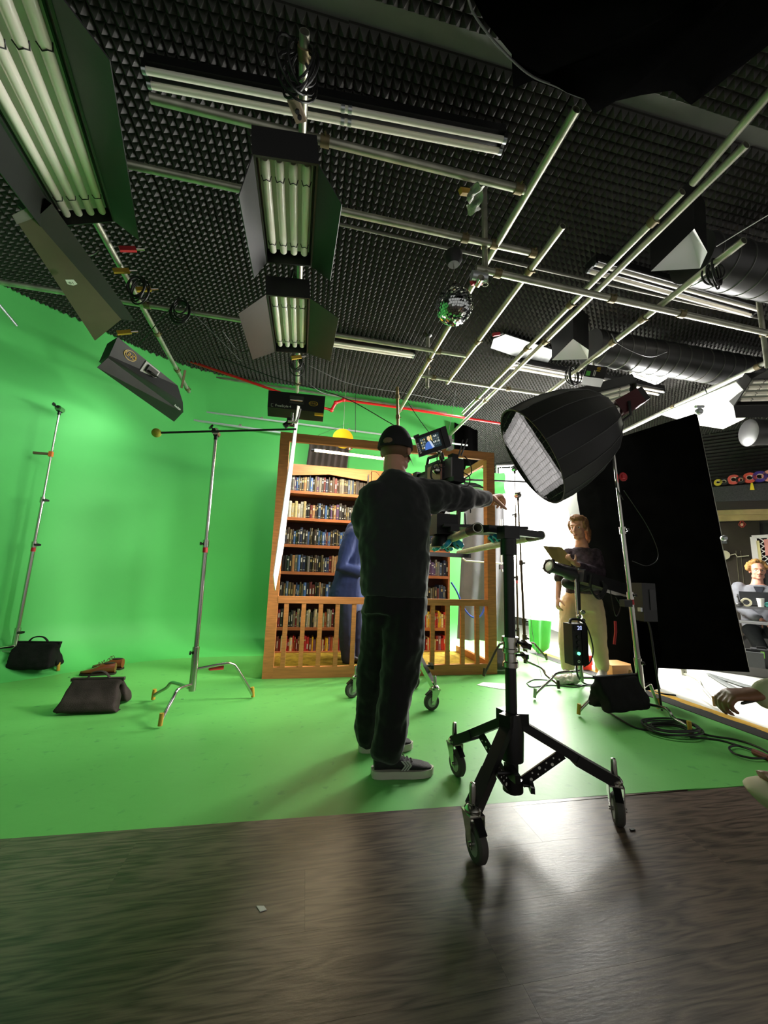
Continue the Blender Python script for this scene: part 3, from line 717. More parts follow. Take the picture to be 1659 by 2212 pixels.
t = thing('microphone', 'small dark microphone with thin cable clipped above the bookcase', 'microphone', p)
m = MB(); m.tube([p - Z * .06, p - Z * .02, p + Z * .07, p + Z * .1], [.008, .012, .012, .002], 10); m.build('body', blackp, t)
m = MB(); m.tube(curve_pts([p + Z * .05, p + V((.05, 0, .13)), p + V((.13, .02, .12)), p + V((.2, .05, 0))], 5), .003, 6); m.build('cable', cablem, t)
m = MB(); m.bar(p - Z * .03, p + V((.18, .03, -.02)), .012, .012); m.build('arm', blackm, t)

# tracks and red pipe high on the green wall
def track(pa, pb, Y, w_, label, name='metal_track', mat=alu, cat='rail'):
    a = ony(*pa, Y); b = ony(*pb, Y); t = thing(name, label, cat, (a + b) / 2, 'rails on the back wall')
    m = MB(); m.bar(a, b, w_, w_ * .8); m.build('rail', mat, t, 0)
    d = (b - a).normalized()
    for f in (.25, .55, .85):
        p = a.lerp(b, f); m = MB(); m.box(p + V((0, w_, w_ * .9)), (.03, .06, w_)); m.build('bracket', steel, t, 0)
brightalu = M('bright aluminium', (215, 222, 226), .4, .4)
track((332, 896), (1000, 990), 5.16, .028, 'lower silver track across the green back wall', mat=brightalu)
track((395, 884), (1010, 962), 5.2, .022, 'upper silver track across the green back wall', mat=brightalu)
track((396, 805), (965, 892), 5.22, .026, 'grey rail under the foam edge at the top of the green wall', mat=steel)
pts = [ony(x, y, Y) for x, y, Y in [(402, 778, 5.0), (560, 832, 4.9), (690, 878, 4.85)]] + [ony(716, 886, 4.85), ony(725, 870, 4.85), ony(742, 864, 4.85), ony(860, 880, 4.85), ony(1090, 916, 4.75), ony(1180, 930, 4.7)]
t = thing('sprinkler_pipe', 'red sprinkler pipe with a kinked joint below the ceiling', 'pipe', pts[3])
m = MB(); m.tube([pts[0], pts[1], pts[2], pts[3]], .017, 12); m.build('pipe_run', redm, t)
m = MB(); m.tube([pts[3], pts[4], pts[5]], .02, 12); m.build('elbow', redm, t)
m = MB(); m.tube(pts[5:], .017, 12); m.build('pipe_run', redm, t)
for p in (pts[3], pts[4], pts[5]): m = MB(); m.ell(p, .028); m.build('fitting', redm, t)

# ------------------------------------------------------------------ stands and grip gear
def knob(p, d, parent, s=1, mat=blackm):
    d = V(d).normalized(); x = d.cross(Z).normalized() if abs(d.z) < .9 else V((1, 0, 0)); y = d.cross(x)
    m = MB(); m.cyl(p, V(p) + d * .03 * s, .005 * s, n=8)
    m.prism([V(p) + d * .028 * s + x * a + y * b for a, b in [(-.03 * s, -.008 * s), (0, -.013 * s), (.03 * s, -.008 * s), (.03 * s, .008 * s), (0, .013 * s), (-.03 * s, .008 * s)]], d * .012 * s)
    m.build('knob', mat, parent)
def cstand(label, base, top, feet, tip=gold, joints=(.34, .62), r0=.0165, mat=chrome, name='c_stand', grip=True, legz=(.14, .19, .24), knobd=(1, -.3, 0), red=True, lm=None):
    base = V(base); top = V(top); t = thing(name, label, 'light stand', (base.x, base.y, 0), 'metal light stands')
    ax = (top - base); L = ax.length; d = ax.normalized()
    m = MB(); m.cyl(base, base + d * .3, r0 + .007, n=14); m.build('base_socket', mat, t)
    fr_ = [0] + list(joints) + [1]
    for i in range(len(fr_) - 1):
        m = MB(); m.tube([base + ax * fr_[i] + (d * .02 if not i else V()), base + ax * fr_[i + 1]], r0 - i * .0035, 14); m.build('riser', mat, t)
        if i:
            p = base + ax * fr_[i]; m = MB(); m.cyl(p - d * .035, p + d * .02, r0 + .005, n=14); cl = m.build('collar', mat, t)
            knob(p - d * .01, knobd, t)
            if red and i == 1: m = MB(); m.cyl(p - d * .075, p - d * .037, r0 + .0015, n=14); m.build('tape_band', redt, t)
    knob(base + d * .26, knobd, t)
    for k, f in enumerate(feet):
        f = V((f[0], f[1], 0)); s = base + d * (legz[k] - base.z); o = f - s; o.z = 0; n = o.normalized(); l = o.length
        p = [s + n * .012, s + n * l * .45 + Z * .015, s + n * l * .58 + Z * .008, s + n * l * .68 - Z * .03, f - n * l * .04 + Z * .05, f + Z * .011]
        p = curve_pts(p, 5); m = MB(); m.tube(p, .0115, 10); lg = m.build('leg', lm or mat, t)
        m = MB(); m.tube([f + (p[-4] - f).normalized() * .075 + Z * .011, f + Z * .0135], .0135, 10); m.build('leg_tip', tip or mat, lg)
    if grip:
        m = MB(); m.cyl(top - d * .02, top + d * .03, .014, n=12); m.box(top + d * .035, (.03, .05, .05)); m.build('grip_head', blackm, t)
        m = MB(); p = top + d * .04; m.cyl(p + V((0, -.035, 0)), p + V((0, .035, 0)), .028, n=18); m.build('grip_disc', chrome, t)
        knob(top + d * .04 + V((-.0, -.035, 0)), (-.7, -.3, .6), t, 1.2)
    return t
bagm = M('black sandbag canvas', (22, 21, 22), .85, var=.25, vs_=12, bump=.3, bs=200, spec=.2)
bagb = M('brown black sandbag canvas', (52, 45, 42), .85, var=.25, vs_=12, bump=.3, bs=200, spec=.2)
def sandbag(label, p, axis, L, drop, spread, mat=bagm, fat=.09, seed=0, handle=True, flare=.0):
    p = V(p); a = V(axis).normalized(); s = a.cross(Z).normalized(); rr = random.Random(seed)
    t = thing('sandbag', label, 'sandbag', p - Z * drop, 'sandbags')
    m = MB()
    for k in (-1, 1):
        rings = []
        for f, th in ((0, .03), (.25, .045), (.6, fat), (.9, fat), (1.0, fat * .6)):
            c = p + s * k * (.014 + spread * f) - Z * drop * f; l = L / 2 * (1 + flare * f) * (1 - .05 * rr.random()); sh = a * rr.uniform(-.015, .015)
            w_ = s * th / 2
            rings.append([c - a * l - w_ + sh, c - w_ * 1.15 + sh, c + a * l - w_ + sh, c + a * l + w_ + sh, c + w_ * 1.15 + sh, c - a * l + w_ + sh])
        m.loft(rings)
    m.box(p + Z * .004, (L, .05, .03), Matrix((a, s, Z)).transposed())
    fuse(m, 'bag_body', mat, t, .011, 5, .012, .09)
    m = MB(); m.box(p + Z * .017, (L * 1.08, .03, .02), Matrix((a, s, Z)).transposed()); m.build('seam', mat, t)
    if handle:
        m = MB(); m.tube(curve_pts([p - a * L * .25 + Z * .01, p - a * L * .13 + Z * .06, p + a * L * .1 + Z * .065, p + a * L * .27 + Z * .01], 5), .012, 8, flat=.5); m.build('handle', mat, t)
    return t
def vert(x, y, Y): q = ony(x, y, Y); return q
# far left stand
b = vert(30, 1405, 4.22); b.z = .1; tp = ony(128, 892, 4.22)
s1 = cstand('chrome stand at the far left in front of the green wall', b, tp, [onz(125, 1452), (b.x - .42, b.y - .05), (b.x - .02, b.y - .42)], joints=(.45, .63))
m = MB(); q = ony(110, 981, 4.22); m.bar(q, ony(72, 978, 4.2), .022, .022); m.build('arm_clip', M('olive clip', (90, 80, 50), .6), s1)
m = MB(); m.box(q, (.03, .03, .05)); m.build('tape_band', M('orange tape', (210, 110, 50), .6), s1)
sandbag('black sandbag hanging on the far left stand\'s leg', ony(82, 1392, 4.22), (1, -.1, 0), .36, .2, .06, seed=1)
# stand with the arm and tennis ball
b = vert(415, 1492, 3.12); tp = ony(466, 945, 3.12)
s2 = cstand('chrome stand with a long horizontal arm and tennis ball, left of the set', b, tp, [onz(330, 1515), onz(345, 1573), onz(546, 1509)], joints=(.56,), knobd=(-1, -.2, 0), legz=(.14, .17, .27))
ar0, ar1 = ony(338, 935, 3.08), ony(640, 927, 3.08)
m = MB(); m.tube([ar0, ar1], .008, 10); arm = m.build('gobo_arm', blackm, s2)
m = MB(); m.tube([onz(452, 1447, .27), onz(480, 1442, .27)], .016, 10)
m = MB(); q = ony(463, 1442, 3.2); m.bar(ony(452, 1443, 3.19), ony(482, 1441, 3.24), .03, .03); m.build('tape_band', redt, s2)
m = MB(); m.ell(ar0, .034, n=18, k=12); ball = solo(m, 'tennis_ball', M('tennis ball felt', (150, 150, 40), .9, bump=.5, bs=300), 'yellow green tennis ball on the end of the black arm', 'ball')
q = ony(628, 912, 3.08)
t = thing('clamp', 'black and chrome clamp at the arm end, holding the white board', 'clamp', q)
m = MB(); m.box(q, (.06, .05, .06)); m.cyl(q + V((-.05, 0, -.04)), q + V((.02, 0, .02)), .022); m.build('body', blackm, t)
m = MB(); m.cyl(q + V((.01, -.03, -.03)), q + V((.01, -.03, .07)), .01); m.cyl(q + V((-.02, -.035, -.01)), q + V((.05, -.035, -.01)), .012); m.build('screw', chrome, t)
m = MB(); m.tube([q + V((.045, 0, .0)), q + V((.06, 0, .06)), q + V((.07, -.01, .12))], .008, 8); m.build('handle', chrome, t)
P1 = [ony(x, y, Y) for x, y, Y in [(643, 876, 3.16), (648, 878, 3.2), (613, 1182, 3.52), (595, 1276, 3.52), (591, 1244, 3.2)]]
nn = (P1[2] - P1[0]).cross(P1[4] - P1[0]).normalized(); m = MB(); m.prism(P1, nn * .006)
solo(m, 'foam_board', M('white foam board', (216, 214, 206), .6), 'long white board hanging nearly edge-on in front of the set frame', 'board')

# softbox stand, sandbag, softbox and lamp head
b = vert(1388, 1512, 2.6); tp = ony(1322, 948, 2.6)
s3 = cstand('tall chrome stand holding the softbox on the right', b, tp, [onz(1250, 1547), onz(1492, 1588), onz(1422, 1534)], joints=(.38, .63), r0=.019, knobd=(.9, -.5, .2), legz=(.2, .1, .2))
m = MB(); q = ony(1352, 1303, 2.58); m.box(q, (.07, .05, .05)); m.build('cable_clamp', blackp, s3)
sandbag('black sandbag slung over the softbox stand\'s leg', ony(1333, 1466, 2.6), V((1, .12, 0)), .4, .2, .05, seed=2, handle=False)
sc_ = V((1.80, 2.78, 2.0)); ax_ = V((-.82, .27, -.5)).normalized(); back = sc_ - ax_ * .72
t = thing('softbox', 'big black round softbox with a pale glowing honeycomb grid', 'softbox', sc_)
SR = .435; nseg = 16
x_ = ax_.cross(Z).normalized(); y_ = ax_.cross(x_)
prf = [(.07, 0), (.12, .01), (.22, .06), (.31, .16), (.375, .3), (.415, .46), (SR, .62), (SR, .7), (SR + .002, .738)]
def rp(r, h, a): return back + ax_ * h + (x_ * math.cos(a) + y_ * math.sin(a)) * r
sbf = M('softbox fabric', (13, 13, 14), .55, bump=.1, bs=80)
for k in range(nseg):
    m = MB(); a0, a1 = 2 * PI * k / nseg, 2 * PI * (k + 1) / nseg
    outer = [[rp(r, h, a0 + (a1 - a0) * j / 4) - (ax_.cross((x_ * math.cos((a0 + a1) / 2) + y_ * math.sin((a0 + a1) / 2)))) * 0 - (x_ * math.cos((a0 + a1) / 2) + y_ * math.sin((a0 + a1) / 2)) * .008 * math.sin(PI * j / 4) * (r / SR) for j in range(5)] for r, h in prf]
    inner = [[p - (x_ * math.cos((a0 + a1) / 2) + y_ * math.sin((a0 + a1) / 2)) * .004 for p in row] for row in outer]
    m.loft([row + inn[::-1] for row, inn in zip(outer, inner)]); m.build('panel', sbf, t, 60)
    m = MB(); m.tube([rp(r + .002, h, a0) for r, h in prf], .0035, 6); m.build('rib', M('rib piping', (70, 70, 70), .5), t)
m = MB(); m.lathe(back + ax_ * .655, ax_, [(0, 0), (SR - .01, 0), (SR - .01, .002), (0, .002)], 40); m.build('diffuser', M('white diffuser', (236, 236, 232), .6), t)
gm = M('dark grid fabric', (62, 62, 64), .8, spec=.2)
sp = .047
for fam in (0, 1):
    u_, v_ = (x_, y_) if fam == 0 else (y_, x_)
    for k in range(-8, 9):
        o_ = k * sp; hl = math.sqrt(max(SR * .95, abs(o_)) ** 2 - o_ ** 2)
        if hl < .05: continue
        m = MB(); q = sc_ - ax_ * .05 + u_ * o_
        def fn(u, v, q=q, v_=v_, hl=hl): return q + v_ * hl * (2 * u - 1) + ax_ * (.07 * v) + u_ * .003 * math.sin(u * 25 + k)
        m.sheet(fn, 8, 1, .002, u_); m.build('grid_strip', gm, t, 0)
m = MB(); m.lathe(sc_ + ax_ * .012, ax_, [(SR - .006, 0), (SR + .006, 0), (SR + .006, .012), (SR - .006, .012), (SR - .006, 0)], 40); m.build('rim', sbf, t)
area('softbox_light', sc_ - ax_ * .058, sc_ + ax_, .62, .62, 110, (1, .95, .88), math.radians(120))
hd = back - ax_ * .02
t = thing('lamp_head', 'dark red and black lamp head behind the softbox on its stand', 'studio light', hd)
m = MB(); m.lathe(hd + ax_ * .02, -ax_, [(0, 0), (.085, 0), (.085, .03), (.06, .045), (.06, .07), (0, .07)], 22); m.build('mount_ring', chrome, t)
Bm = Matrix((x_, y_, ax_)).transposed()
m = MB(); m.box(hd - ax_ * .14, (.13, .13, .2), Bm); m.build('body', M('dark red housing', (70, 20, 26), .4, .2), t)
m = MB(); m.box(hd - ax_ * .26, (.12, .12, .05), Bm); m.build('fan_grille', blackp, t)
m = MB(); hb = tp + Z * .02
m.tube([hd - ax_ * .12 + x_ * .075, hd - ax_ * .12 + x_ * .085 - Z * .12, hb + V((.03, 0, .04)), hb], .012, 8); m.build('yoke', blackm, t)
m = MB(); m.tube([hd - ax_ * .12 - x_ * .075, hd - ax_ * .12 - x_ * .085 - Z * .12, hb + V((-.03, 0, .04)), hb], .012, 8); m.build('yoke', blackm, t)
m = MB(); m.cyl(hb - Z * .07, hb + Z * .04, .02); m.build('spigot', chrome, t)
knob(hb, (1, -.4, 0), t, 1.4, white)

# big black flag on its frame
_a, _b, _c = ony(1240, 975, 4.05), ony(1503, 893, 2.52), ony(1617, 1452, 2.52)
fn_ = (_b - _a).cross(_c - _a).normalized(); fn_ = fn_ if fn_.dot(_a - C) > 0 else -fn_
FP = [onp(x, y, _a, fn_) for x, y in [(1240, 975), (1503, 893), (1556, 1157), (1553, 1163), (1617, 1452), (1310, 1438), (1247, 1080)]]
t = thing('black_flag', 'huge black fabric flag on the right, behind the woman', 'flag', (FP[0] + FP[4]) / 2)
m = MB(); m.prism(FP, fn_ * .012); m.build('fabric', blackf, t)
Fc = sum(FP, V()) / len(FP); FI = [p.lerp(Fc, .035) + fn_ * .03 for p in FP]
m = MB(); m.tube([FI[0], FI[1], FI[2]], .012, 8); m.build('frame_tube', steel, t)
m = MB(); m.tube([FI[3], FI[4], FI[5], FI[0]], .012, 8); m.build('frame_tube', steel, t)
q = FP[1] + V((.01, -.02, .01)); m = MB(); m.ell(q, .03); m.cyl(q + V((-.03, 0, .04)), q + V((.05, 0, .05)), .012); m.build('corner_clamp', alu, t)
q = FP[2] + V((.02, -.01, -.02)); m = MB(); m.ell(q, .025); m.build('corner_clamp', alu, t)
b = onp(1440, 1490, _a, fn_) + fn_ * .22; b.z = .1; tS = onp(1405, 1150, _a, fn_) + fn_ * .2
s7 = cstand('stand behind the black flag, one leg on the pale floor', b, tS, [onz(1545, 1529), (b.x - .35, b.y + .3), (b.x + .1, b.y + .48)], legz=(.12, .16, .2), grip=False, tip=M('dull brass tip', (130, 104, 60), .6), mat=steel, red=False, knobd=(-1, 0, 0))
m = MB()
def fold(u, v): p_ = ony(1368 + 62 * u, 1345 + 145 * v, 2.85 + .06 * u); p_.z = max(p_.z, .03); return p_ + V((.02 * math.sin(v * 9 + u * 4), .02 * math.sin(u * 8), 0))
m.sheet(fold, 8, 10, .012); solo(m, 'black_cloth', blackf, 'black cloth hanging down behind the softbox stand\'s leg', 'cloth')

# white diffusion cloth with the added area light behind it
def cloth_mat():
    m = bpy.data.materials.new('white diffusion silk'); m.use_nodes = True; nt = m.node_tree; N = nt.nodes; L = nt.links
    N.remove(N['Principled BSDF']); out = N['Material Output']
    d = N.new('ShaderNodeBsdfDiffuse'); d.inputs[0].default_value = (.85, .85, .83, 1)
    tr = N.new('ShaderNodeBsdfTranslucent'); tr.inputs[0].default_value = (.9, .9, .86, 1)
    tp_ = N.new('ShaderNodeBsdfTransparent'); tp_.inputs[0].default_value = (1, 1, .98, 1)
    a = N.new('ShaderNodeMixShader'); a.inputs[0].default_value = .6; L.new(d.outputs[0], a.inputs[1]); L.new(tr.outputs[0], a.inputs[2])
    b_ = N.new('ShaderNodeMixShader'); b_.inputs[0].default_value = .42; L.new(a.outputs[0], b_.inputs[1]); L.new(tp_.outputs[0], b_.inputs[2])
    L.new(b_.outputs[0], out.inputs[0]); return m
CX0, CX1 = ony(1078, 1005, 5.0).x, 4.9
m = MB()
def cl(u, v):
    x = CX0 + (CX1 - CX0) * u; y = 5.0 - .1 * u
    zt = 2.56 + .25 * u; zb2 = .46 - .2 * min(u * 2.2, 1) + .04 * math.sin(u * 12)
    return (x + .05 * v * (1 - u), y + .02 * math.sin(u * 26 + v * 3) * (.3 + v) + .015 * math.sin(v * 13 + u * 19), zt + (zb2 - zt) * v)
m.sheet(cl, 46, 24, .0015)
t = thing('diffusion_cloth', 'bright white diffusion cloth glowing behind the woman', 'cloth', (3.7, 5, .3))
m.build('silk', cloth_mat(), t, 60)
m = MB(); m.tube([V((CX0 - .03, 5.02, 2.6)), V((CX1 + .03, 4.92, 2.85))], .016, 10); m.build('frame_tube', alu, t)
m = MB(); m.tube([V((CX0 - .03, 5.02, .0)), V((CX0 - .03, 5.02, 2.6))], .014, 10); m.build('frame_tube', alu, t)
m = MB(); m.tube([V((CX1 + .03, 4.92, 0)), V((CX1 + .03, 4.92, 2.85))], .014, 10); m.build('frame_tube', alu, t)
for k in range(7): q = V(cl(k / 12 + .01, 0)); m = MB(); m.tube([q + V((.02 * math.cos(x), 0, .03 * math.sin(x) + .01)) for x in [i * PI / 4 for i in range(9)]], .004, 5); m.build('tie', white, t)
# grey backdrop, green cloths, bar
xa, xb = ony(1008, 1040, 4.72).x, ony(1092, 1060, 4.72).x
greyc = M('grey fabric', (118, 118, 122), .85, var=.1, bump=.2, bs=150)
m = MB(); m.sheet(lambda u, v: (xa - .1 * v * (1 - u) + (xb - xa) * u + .0 * v, 4.76 + .035 * math.sin(u * 14 + v * 2) * (.3 + v), 2.2 - .04 * u - 2.0 * v), 30, 14, .004)
t = thing('grey_backdrop', 'grey fabric backdrop hanging right behind the set frame', 'backdrop', (xa + .2, 4.76, .2))
m.build('fabric', greyc, t, 60)
m = MB(); z_ = ony(1020, 1212, 4.66).z; m.tube([V((xa - .06, 4.7, z_ + .04)), V((xa - .07, 4.66, z_ + .02)), V((xa - .04, 4.66, z_)), V((xb, 4.66, z_ - .02))], .011, 10); m.build('white_bar', white, t)
m = MB(); q = ony(1083, 1225, 4.6); m.box(q, (.05, .04, .06)); m.cyl(q, q + V((0, -.02, -.06)), .012); m.build('clamp', chrome, t)
for dx in (0, .03): m = MB(); q1 = ony(1080, 1122, 4.6); m.tube([q1 + V((dx, 0, 0)), q + V((0, 0, 0))], .006, 6); m.build('white_cord', white, t)
gcl = M('green cloth', (92, 200, 100), .8, var=.12, vs_=5)
m = MB(); xa2, xb2 = ony(1008, 1020, 4.68).x, ony(1092, 1020, 4.68).x
m.sheet(lambda u, v: (xa2 + (xb2 - xa2) * u, 4.7 + .02 * math.sin(u * 9 + v * 8), 2.46 - .06 * u - (.22 + .08 * u) * v + .02 * math.sin(u * 7)), 20, 8, .004)
solo(m, 'green_cloth', gcl, 'crumpled bright green cloth over the top of the grey backdrop', 'cloth')
m = MB(); m.sheet(lambda u, v: (ony(1142, 1350, 4.85).x + .34 * u - .06 * v * (u - .2), 4.85 + .03 * math.sin(u * 12), .44 - .02 * u - .4 * v * (1 - .15 * math.cos(u * 6))), 18, 8, .004)
solo(m, 'green_cloth', gcl, 'bright green cloth hanging low below the white diffusion cloth', 'cloth')
m = MB(); m.sheet(lambda u, v: (2.1 + .38 * u, 5.25 + .02 * math.sin(u * 9), 3.3 - .75 * v - .08 * u), 8, 4, .01)
solo(m, 'black_cloth', blackf, 'black fabric hanging at the right end of the green wall', 'cloth')
m = MB(); m.tube(curve_pts([ony(x, y, 4.45) for x, y in [(975, 1258), (988, 1280), (1000, 1310), (1018, 1332), (1036, 1332), (1047, 1312), (1055, 1280)]], 6), .011, 8)
solo(m, 'blue_hose', M('blue hose', (52, 92, 200), .35), 'blue hose hanging in a loop beside the right bookcase', 'hose')

# dark stands by the white cloth
b = vert(1136, 1440, 3.98); b.z = .08
s5 = cstand('dark stand in front of the white cloth, carrying a sandbag', b, ony(1119, 1078, 3.98), [onz(1207, 1491), onz(1045, 1463), (b.x + .25, b.y + .4)], joints=(.25, .6), mat=M('dark bronze metal', (66, 58, 48), .35, .6), tip=None, red=False, legz=(.1, .3, .2), knobd=(1, -.2, 0))
b2 = vert(1120, 1430, 4.5); b2.z = .08
s6 = cstand('thin stand right beside the dark stand, holding a dark horizontal arm', b2, ony(1112, 1020, 4.5), [(b2.x - .3, b2.y - .2), (b2.x + .32, b2.y - .1), (b2.x, b2.y + .36)], joints=(.4, .75), r0=.013, mat=MATS['dark bronze metal'], tip=None, knobd=(-1, -.1, .2))
m = MB(); m.tube([ony(1005, 1036, 4.35), ony(1136, 1041, 4.42)], .012, 10); m.build('gobo_arm', blackm, s6)
m = MB(); m.tube(curve_pts([ony(1130, 1043, 4.35), ony(1135, 1150, 4.35), ony(1148, 1350, 4.3), onz(1170, 1462)], 4), .003, 5)
solo(m, 'cord', cablem, 'thin cord hanging down in front of the white cloth', 'cord')
sandbag('grey sandbag behind the rolling stand\'s pole', ony(1085, 1406, 3.98), (1, .1, 0), .27, .17, .05, M('grey sandbag canvas', (60, 57, 55), .85, var=.2, bump=.3, bs=200), seed=4)
# floor sandbag and shoes
sandbag('brown-black sandbag lying on the green floor, lower left', V((-1.385, 3.22, .175)), (1, -.0, 0), .31, .165, .09, bagb, .1, seed=5, flare=.22)
shoem = M('tan brown leather', (112, 58, 32), .25, var=.2, vs_=10)
def dress_shoe(label, heel, d, s=1.0):
    heel = V(heel); d = V((d[0], d[1], 0)).normalized(); sd = V((d.y, -d.x, 0)); t = thing('dress_shoe', label, 'shoe', heel, 'pair of dress shoes')
    st = [(-.0, .03, .035, .085), (.04, .036, .05, .09), (.10, .037, .055, .085), (.15, .042, .05, .06), (.2, .044, .038, .042), (.25, .036, .03, .03), (.285, .014, .022, .022)]
    m = MB()
    m.loft([[heel + d * x * s + sd * w_ * math.cos(a) + Z * (.014 + max(0, h * (.5 + .5 * math.sin(a)))) for a in [2 * PI * k / 14 for k in range(14)]] for x, w_, _, h in st])
    m.build('upper', shoem, t, 70)
    m = MB(); ol = [(x, w_ + .004) for x, w_, _, _ in st] ; ol = [(-.008, .02)] + ol + [(.294, .004)]
    m.prism([heel + d * x * s + sd * w_ + Z * .002 for x, w_ in ol] + [heel + d * x * s - sd * w_ + Z * .002 for x, w_ in ol[::-1]], Z * .014); m.build('sole', M('dark sole', (34, 24, 18), .6), t)
    m = MB(); m.ell(heel + d * .055 * s + Z * .098, (.05, .028, .006), Matrix((d, sd, Z)).transposed()); m.build('opening', M('shoe lining', (30, 18, 12), .8), t)
    for k in range(3):
        m = MB(); q = heel + d * (.105 + k * .02) * s + Z * (.1 - k * .011); m.tube(curve_pts([q - sd * .03, q + Z * (.02 + .012 * random.random()), q + sd * .03], 4), .0025, 5); m.build('lace', M('brown lace', (70, 46, 30), .8), t)
dress_shoe('shiny brown dress shoe in front of its pair on the green floor', onz(248, 1456) + V((0, .0, 0)), (-1, -.1), .95)
dress_shoe('shiny brown dress shoe just behind the other one', onz(262, 1447) + V((.0, .02, 0)), (-1, .12), .95)
m = MB(); m.prism([onz(x, y, .001) for x, y in [(1030, 1480), (1044, 1474), (1110, 1479), (1112, 1492), (1075, 1488)]], Z * .003)
solo(m, 'paper_sheet', M('white paper', (230, 228, 226), .7), 'white sheet of paper on the green floor by the rolling stand', 'paper')
m = MB(); m.prism([onz(x, y, .0005) for x, y in [(554, 1958), (570, 1958), (576, 1966), (562, 1970)]], Z * .002)
solo(m, 'paper_scrap', MATS['white paper'], 'tiny white paper scrap on the wooden floor', 'paper')
t = thing('plastic_bag', 'crumpled white plastic bag on the floor beside the spotlight stand', 'bag', onz(1224, 1474)); m = MB(); rr = random.Random(9)
for k in range(16): q = onz(1202 + 46 * rr.random(), 1472 - 4 * rr.random(), .03); m.ell(q + Z * rr.uniform(-.01, .04), (rr.uniform(.03, .06), rr.uniform(.02, .04), rr.uniform(.02, .05)), n=8, k=6)
fuse(m, 'film', M('crumpled white plastic', (232, 226, 214), .5, bump=.6, bs=60), t, .009, 1, .03, .03)

# ------------------------------------------------------------------ rolling stands and the pipe slider
def caster(p, yaw, parent, r=.06):
    d = V((math.cos(yaw), math.sin(yaw), 0)); s = V((-d.y, d.x, 0)); c = V((p[0], p[1], r))
    m = MB(); m.lathe(c - s * .018, s, [(r * .62, 0), (r - .008, 0), (r, .008), (r, .028), (r - .008, .036), (r * .62, .036), (r * .62, 0)], 26); tw = m.build('caster_wheel', rubber, parent)
    m = MB(); m.lathe(c - s * .016, s, [(0, 0), (r * .62, 0), (r * .62, .032), (0, .032)], 20); m.build('hub', M('grey hub', (150, 150, 145), .4, .4), tw)
    tp_ = c + d * .028 + Z * (r + .022)
    m = MB()
    for k in (-1, 1): m.prism([c + s * k * .024 + d * .012 - Z * .014, c + s * k * .024 - d * .012 - Z * .012, tp_ + s * k * .026 - d * .035, tp_ + s * k * .026 + d * .03], s * k * .004)
    m.box(tp_ + Z * .002, (.07, .06, .006), Matrix((d, s, Z)).transposed()); m.build('caster_fork', chrome, parent)
    m = MB(); m.lathe(tp_ + Z * .005, Z, [(0, 0), (.03, 0), (.032, .012), (.022, .026), (.013, .03), (.012, .085), (.009, .095), (0, .098)], 16); m.build('caster_stem', chrome, parent)
    m = MB(); m.bar(tp_ - d * .03 + Z * .0, tp_ - d * .075 - Z * .035, .03, .008); m.build('brake', blackm, parent)
    m = MB(); m.cyl(c - s * .034, c + s * .034, .008, n=10); m.build('axle', chrome, parent)
    return tp_ + Z * .012
def rollstand(label, cen, casters, hubz, colr, topz, legm, colm, braces=True, yaws=(0, 0, 0), lw=.045, sleeve=None):
    cen = V((cen[0], cen[1], 0)); t = thing('rolling_stand', label, 'rolling stand', cen, 'rolling stands')
    m = MB(); m.cyl(cen + Z * (hubz - .28), cen + Z * topz, colr, n=20); m.build('column', colm, t)
    m = MB(); m.lathe(cen + Z * (hubz - .16), Z, [(colr, 0), (colr + .022, .01), (colr + .026, .12), (colr + .016, .2), (colr, .2)], 20); m.build('leg_hub', legm, t)
    m = MB(); m.lathe(cen + Z * (hubz - .27), Z, [(colr, 0), (colr + .018, 0), (colr + .018, .05), (colr, .05)], 20); m.build('lower_collar', blackm, t)
    knob(cen + Z * (hubz - .245) + V((colr, -.01, 0)), (1, -.4, 0), t, 1.4)
    for p, yw in zip(casters, yaws):
        e = caster(p, yw, t); s = cen + Z * hubz; n = e - s; n.z = 0; n.normalize()
        m = MB(); m.bar(s + n * (colr + .005), e, lw, lw * .8); lg = m.build('leg', legm, t, 0)
        m = MB(); q = s.lerp(e, .62); m.bar(q, e.lerp(q, .02), lw + .008, lw * .8 + .008); m.build('leg_sleeve', legm, lg, 0)
        m = MB(); m.box(s + n * (colr + .018) + Z * .018, (.05, .05, .05), Matrix((n, n.cross(Z), Z)).transposed()); m.build('hinge', blackm, t)
        if braces:
            q0 = cen + Z * (hubz - .24) + n * (colr + .012); q1 = s.lerp(e, .5) - Z * .01
            sd = n.cross(Z); up = (q1 - q0).normalized().cross(sd)
            m = MB(); m.bar(q0, q1, .008, .042, up); br_ = m.build('brace', blackm, t, 0)
            for k in range(9):
                m = MB(); q = q0.lerp(q1, .2 + k * .085) + up * (.009 * (-1) ** k)
                m.cyl(q - sd * .0052, q + sd * .0052, .0035 + .003 * (k % 3 == 0), n=10); m.build('brace_dot', white, br_)
        if not braces: continue
    q = cen + Z * hubz
    knob(q.lerp(V((casters[0][0], casters[0][1], .15)), .6) + V((.02, 0, 0)), (1, -.1, 0), t, 1.8)
    if sleeve:
        z0, z1 = sleeve
        m = MB(); m.lathe(cen + Z * z0, Z, [(colr, 0), (colr + .01, 0), (colr + .01, .02), (colr + .004, .025), (colr + .004, (z1 - z0) * .45), (colr + .01, (z1 - z0) * .5), (colr + .01, (z1 - z0) * .6), (colr + .006, (z1 - z0) * .62), (colr + .006, z1 - z0 - .02), (colr + .012, z1 - z0 - .02), (colr + .012, z1 - z0), (colr, z1 - z0)], 20)
        sl = m.build('sleeve', chrome, t); knob(cen + Z * (z1 - .02) + V((colr, 0, 0)), (1, -.2, -.3), t, 1.5); knob(cen + Z * (z0 + .05) + V((colr, 0, 0)), (1, -.2, 0), t, 1.2)
    return t
RC = V((.928, 1.65, 0))
